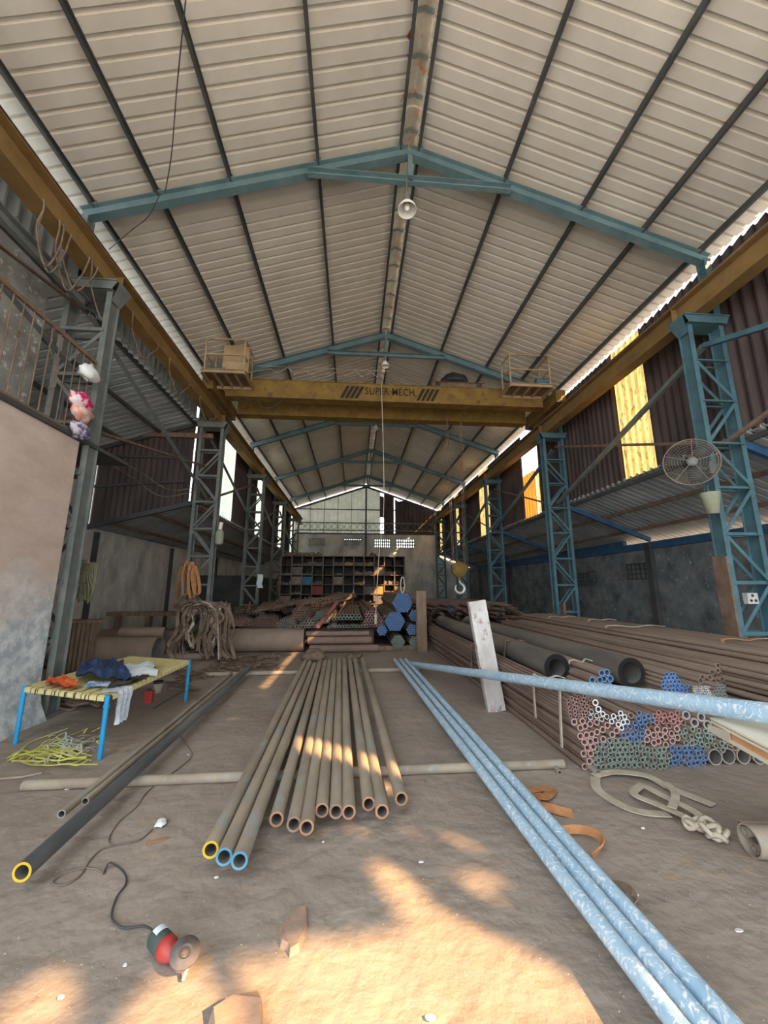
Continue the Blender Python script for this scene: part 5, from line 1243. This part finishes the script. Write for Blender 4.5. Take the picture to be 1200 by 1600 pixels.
b=MB(); b.path(smoothpts([fl(*p,.006) for p in [(178,1322),(170,1315),(175,1300),(190,1280),(212,1262),(228,1240),(248,1222),(262,1213),(280,1200)]],5),.004,6); b.path(smoothpts([fl(280,1200,.01),fl(300,1180,.01),fl(290,1160,.008),fl(280,1140,.008),fl(322,1125,.008),fl(310,1095,.15),fl(290,1080,.13),fl(262,1078,.01),fl(268,1062,.01)],5),.004,6)
tag(b.build('extension_cable',M_cable),'long thin cable running from the plug past the crosswise pipe towards the heap','cable')
p=fl(252,1285,.02); b=blob(p,(.03,.045,.018),2,.3); tag(b.build('cable_plug',M_bagw),'pale taped plug at the end of the floor cable','plug')
def chunk(px,py,pts,h,m,label,name='wood_block'):
    base_=[fl(a_,b_,0) for a_,b_ in pts]; b=MB(); n=len(base_); c=sum(base_,Vector())/n
    top_=[c+(q-c)*.86+Vector((0,0,h*(1+.12*math.sin(i*2.3)))) for i,q in enumerate(base_)]
    b.add(base_+top_,[tuple(range(n))[::-1],tuple(range(n,2*n))]+[(i,(i+1)%n,n+(i+1)%n,n+i) for i in range(n)]); return tag(b.build(name,m),label,'wood block')
M_wood=mat('weathered_block',(.30,.205,.15),(.40,.29,.22),scale=6,rough=.95,bump=.5,bscale=30)
chunk(0,0,[(466,1420),(480,1420),(482,1450),(468,1488),(452,1498),(449,1486),(437,1482),(438,1450)],.024,M_wood,'grey-brown pointed wood chunk on the bare floor below the floor pipes')
chunk(0,0,[(325,1600),(360,1580),(405,1566),(412,1585),(412,1640),(330,1660)],.05,M_wood,'brown wood chunk at the bottom edge of the floor')
litter=[(672,1592,.02,'white paper scrap at the bottom of the sunlit patch'),(294,1180,.015,'white scrap above the crosswise pipe beside the cable'),(60,1219,.012,'white scrap at the left end of the crosswise pipe'),(105,1234,.018,'white scrap below the left part of the crosswise pipe'),(195,1510,.010,'white flake left of the grinder'),(505,1317,.008,'white flake below the middle floor pipes'),(658,1348,.014,'pale torn wrapper in the streaks of sun'),(1155,1455,.02,'pale scrap on the floor far right'),(95,1560,.014,'thin white cross of twigs near the bottom left'),(338,1372,.012,'clear plastic flake below the blue-ended pipes'),(1005,1295,.014,'grey chip before the knotted rope'),(880,1135,.010,'small pink chip beside the stack foot'),(995,1400,.012,'pale tail end by the brown strap loop')]
for i,(px,py,s_,l) in enumerate(litter):
    p=fl(px,py,.004); rn=random.Random(i); s_*=.5; b=MB(); n=7; ring=[p+Vector((s_*(1+.5*rn.random())*math.cos(2*math.pi*q/n)*1.5,s_*(1+.5*rn.random())*math.sin(2*math.pi*q/n)*.9,.004*rn.random())) for q in range(n)]
    b.add(ring+[q+Vector((0,0,.004)) for q in ring],[tuple(range(n))[::-1],tuple(range(n,2*n))]+[(q,(q+1)%n,n+(q+1)%n,n+q) for q in range(n)]); tag(b.build('scrap',M_bagw if 'pink' not in l else END['red']),l,'litter')
p=fl(245,1314,.006); b=MB(); b.ribbon([fl(228,1318,.006),fl(245,1313,.008),fl(262,1309,.006)],.02,.004); tag(b.build('orange_offcut',M_slingor),'flat orange sliver beside the pale plug','offcut')
b=MB(); b.path([fl(0,1217,.01),fl(35,1214,.012),fl(65,1208,.01)],.01,6); tag(b.build('thin_rod',M_pipe),'thin rod at the left edge by the crosswise pipe','rod')
b=MB(); b.path([fl(240,1107,.01),fl(262,1093,.012),fl(285,1080,.012)],.008,6); tag(b.build('thin_rod',M_pipedark),'short thin rod on the floor under the bed beside the white pot','rod')
# pebbles and dust on the floor
b=MB(); rn=random.Random(77)
for q in range(420):
    p=fl(rn.uniform(0,1200),rn.uniform(1240,1620),.0); s_=rn.uniform(.001,.003)
    b.add([p+Vector((s_*1.4,0,0)),p+Vector((0,s_,0)),p+Vector((-s_,0,0)),p+Vector((0,-s_*1.2,0)),p+Vector((0,0,s_))],[(0,1,4),(1,2,4),(2,3,4),(3,0,4)])
tag(b.build('floor_grit',M_sling),'pale grit scattered over the earth floor','grit',None,'stuff')

# ================================================================= ADDED UNSEEN LEAF SCREEN OUTSIDE THE ENTRANCE (gaps shape the floor sun patches)
HOLES=[[(563,1338),(600,1345),(640,1372),(665,1405),(705,1432),(760,1458),(830,1490),(900,1535),(985,1620),(430,1640),(395,1560),(360,1500),(430,1490),(480,1470),(540,1465),(600,1462),(638,1445),(610,1400)],
 [(535,1272),(560,1276),(600,1292),(606,1312),(570,1300)],[(606,1270),(650,1284),(720,1317),(770,1339),(816,1363),(805,1368),(740,1344),(690,1320),(640,1300)],[(692,1348),(740,1366),(800,1398),(848,1428),(828,1431),(760,1402),(704,1366)],
 [(290,1492),(310,1498),(350,1570),(370,1640),(170,1640),(215,1555)],[(0,1540),(60,1520),(110,1545),(120,1600),(0,1620)],
 [(440,1172),(470,1176),(520,1194),(560,1206),(612,1228),(616,1244),(560,1226),(500,1206),(440,1190)]]
HW=[[(fl(a,b_).x,fl(a,b_).y) for a,b_ in P_] for P_ in HOLES]  # sun patch outlines on the floor that the added leaves leave open
rn=random.Random(5); SD=SUN_DIR/abs(SUN_DIR.z)
def ell(x,y,a,b_): return [(x+a*math.cos(q*math.pi/5),y+b_*math.sin(q*math.pi/5)) for q in range(10)]
for q in range(15): HW.append(ell(-1.32+.05*math.sin(q*2.1),6.55+q*.42,.34,.20+.04*math.sin(q*1.3)))
for px_,py_ in ((388,1104),(408,1084),(360,1131),(352,1157),(345,1113)): c_=fl(px_,py_); HW.append(ell(c_.x,c_.y,.075,.055))
gobo_crown=MB()
def leaf(fx,fy_,tt,s_):
    p=Vector((fx,fy_,0))-SD*tt
    d=-SUN_DIR; a=Vector((rn.gauss(0,1),rn.gauss(0,1),rn.gauss(0,1))).normalized(); u=(a.cross(d)).normalized(); v=u.cross(d).normalized(); v=(v+d*rn.uniform(-.6,.6)).normalized()
    gobo_crown.add([p-u*s_-v*s_*.5,p+v*s_*1.1-u*s_*.5,p+u*s_+v*s_*.5,p-v*s_*1.1+u*s_*.5],[(0,1,2,3)])
def inhole(x,y): return any(inpoly(x,y,P_) for P_ in HW)
RING8=[(math.cos(q*math.pi/4),math.sin(q*math.pi/4)) for q in range(8)]
for q in range(17000):
    fx,fy_=rn.uniform(-9.5,7.5),rn.uniform(-2.6,9.5); lo=max(7.0,(fy_+2.0)/.95); tt=rn.uniform(lo,lo+3.0)
    if inhole(fx,fy_): continue
    if any(inhole(fx+.20*c_,fy_+.20*d_) for c_,d_ in RING8): continue
    leaf(fx,fy_,tt,rn.uniform(.13,.18))
for P_ in HW:      # finer leaves round the gaps
    X=[p[0] for p in P_]; Yv=[p[1] for p in P_]; area=(max(X)-min(X)+.6)*(max(Yv)-min(Yv)+.6)
    for q in range(int(area*1100)):
        fx,fy_=rn.uniform(min(X)-.3,max(X)+.3),rn.uniform(min(Yv)-.3,max(Yv)+.3)
        if inhole(fx,fy_) or any(inhole(fx+.035*c_,fy_+.035*d_) for c_,d_ in RING8[::2]): continue
        if not any(inhole(fx+.24*c_,fy_+.24*d_) for c_,d_ in RING8): continue
        lo=max(7.0,(fy_+2.0)/.95); leaf(fx,fy_,rn.uniform(lo,lo+1.5),.035)
c=sum(gobo_crown.v[::50],Vector())/len(gobo_crown.v[::50])
t=empty('gobo_tree',(c.x,c.y,0),'unseen tree added outside the entrance, leaf gaps shaping the sun patches','tree')
b=MB(); b.path([(c.x,c.y,0),(c.x+.2,c.y,3),(c.x,c.y+.2,c.z)],[.35,.28,.1],10); b.build('gobo_trunk',M_timber,t)
gobo_crown.build('gobo_crown',M_leaf,t)
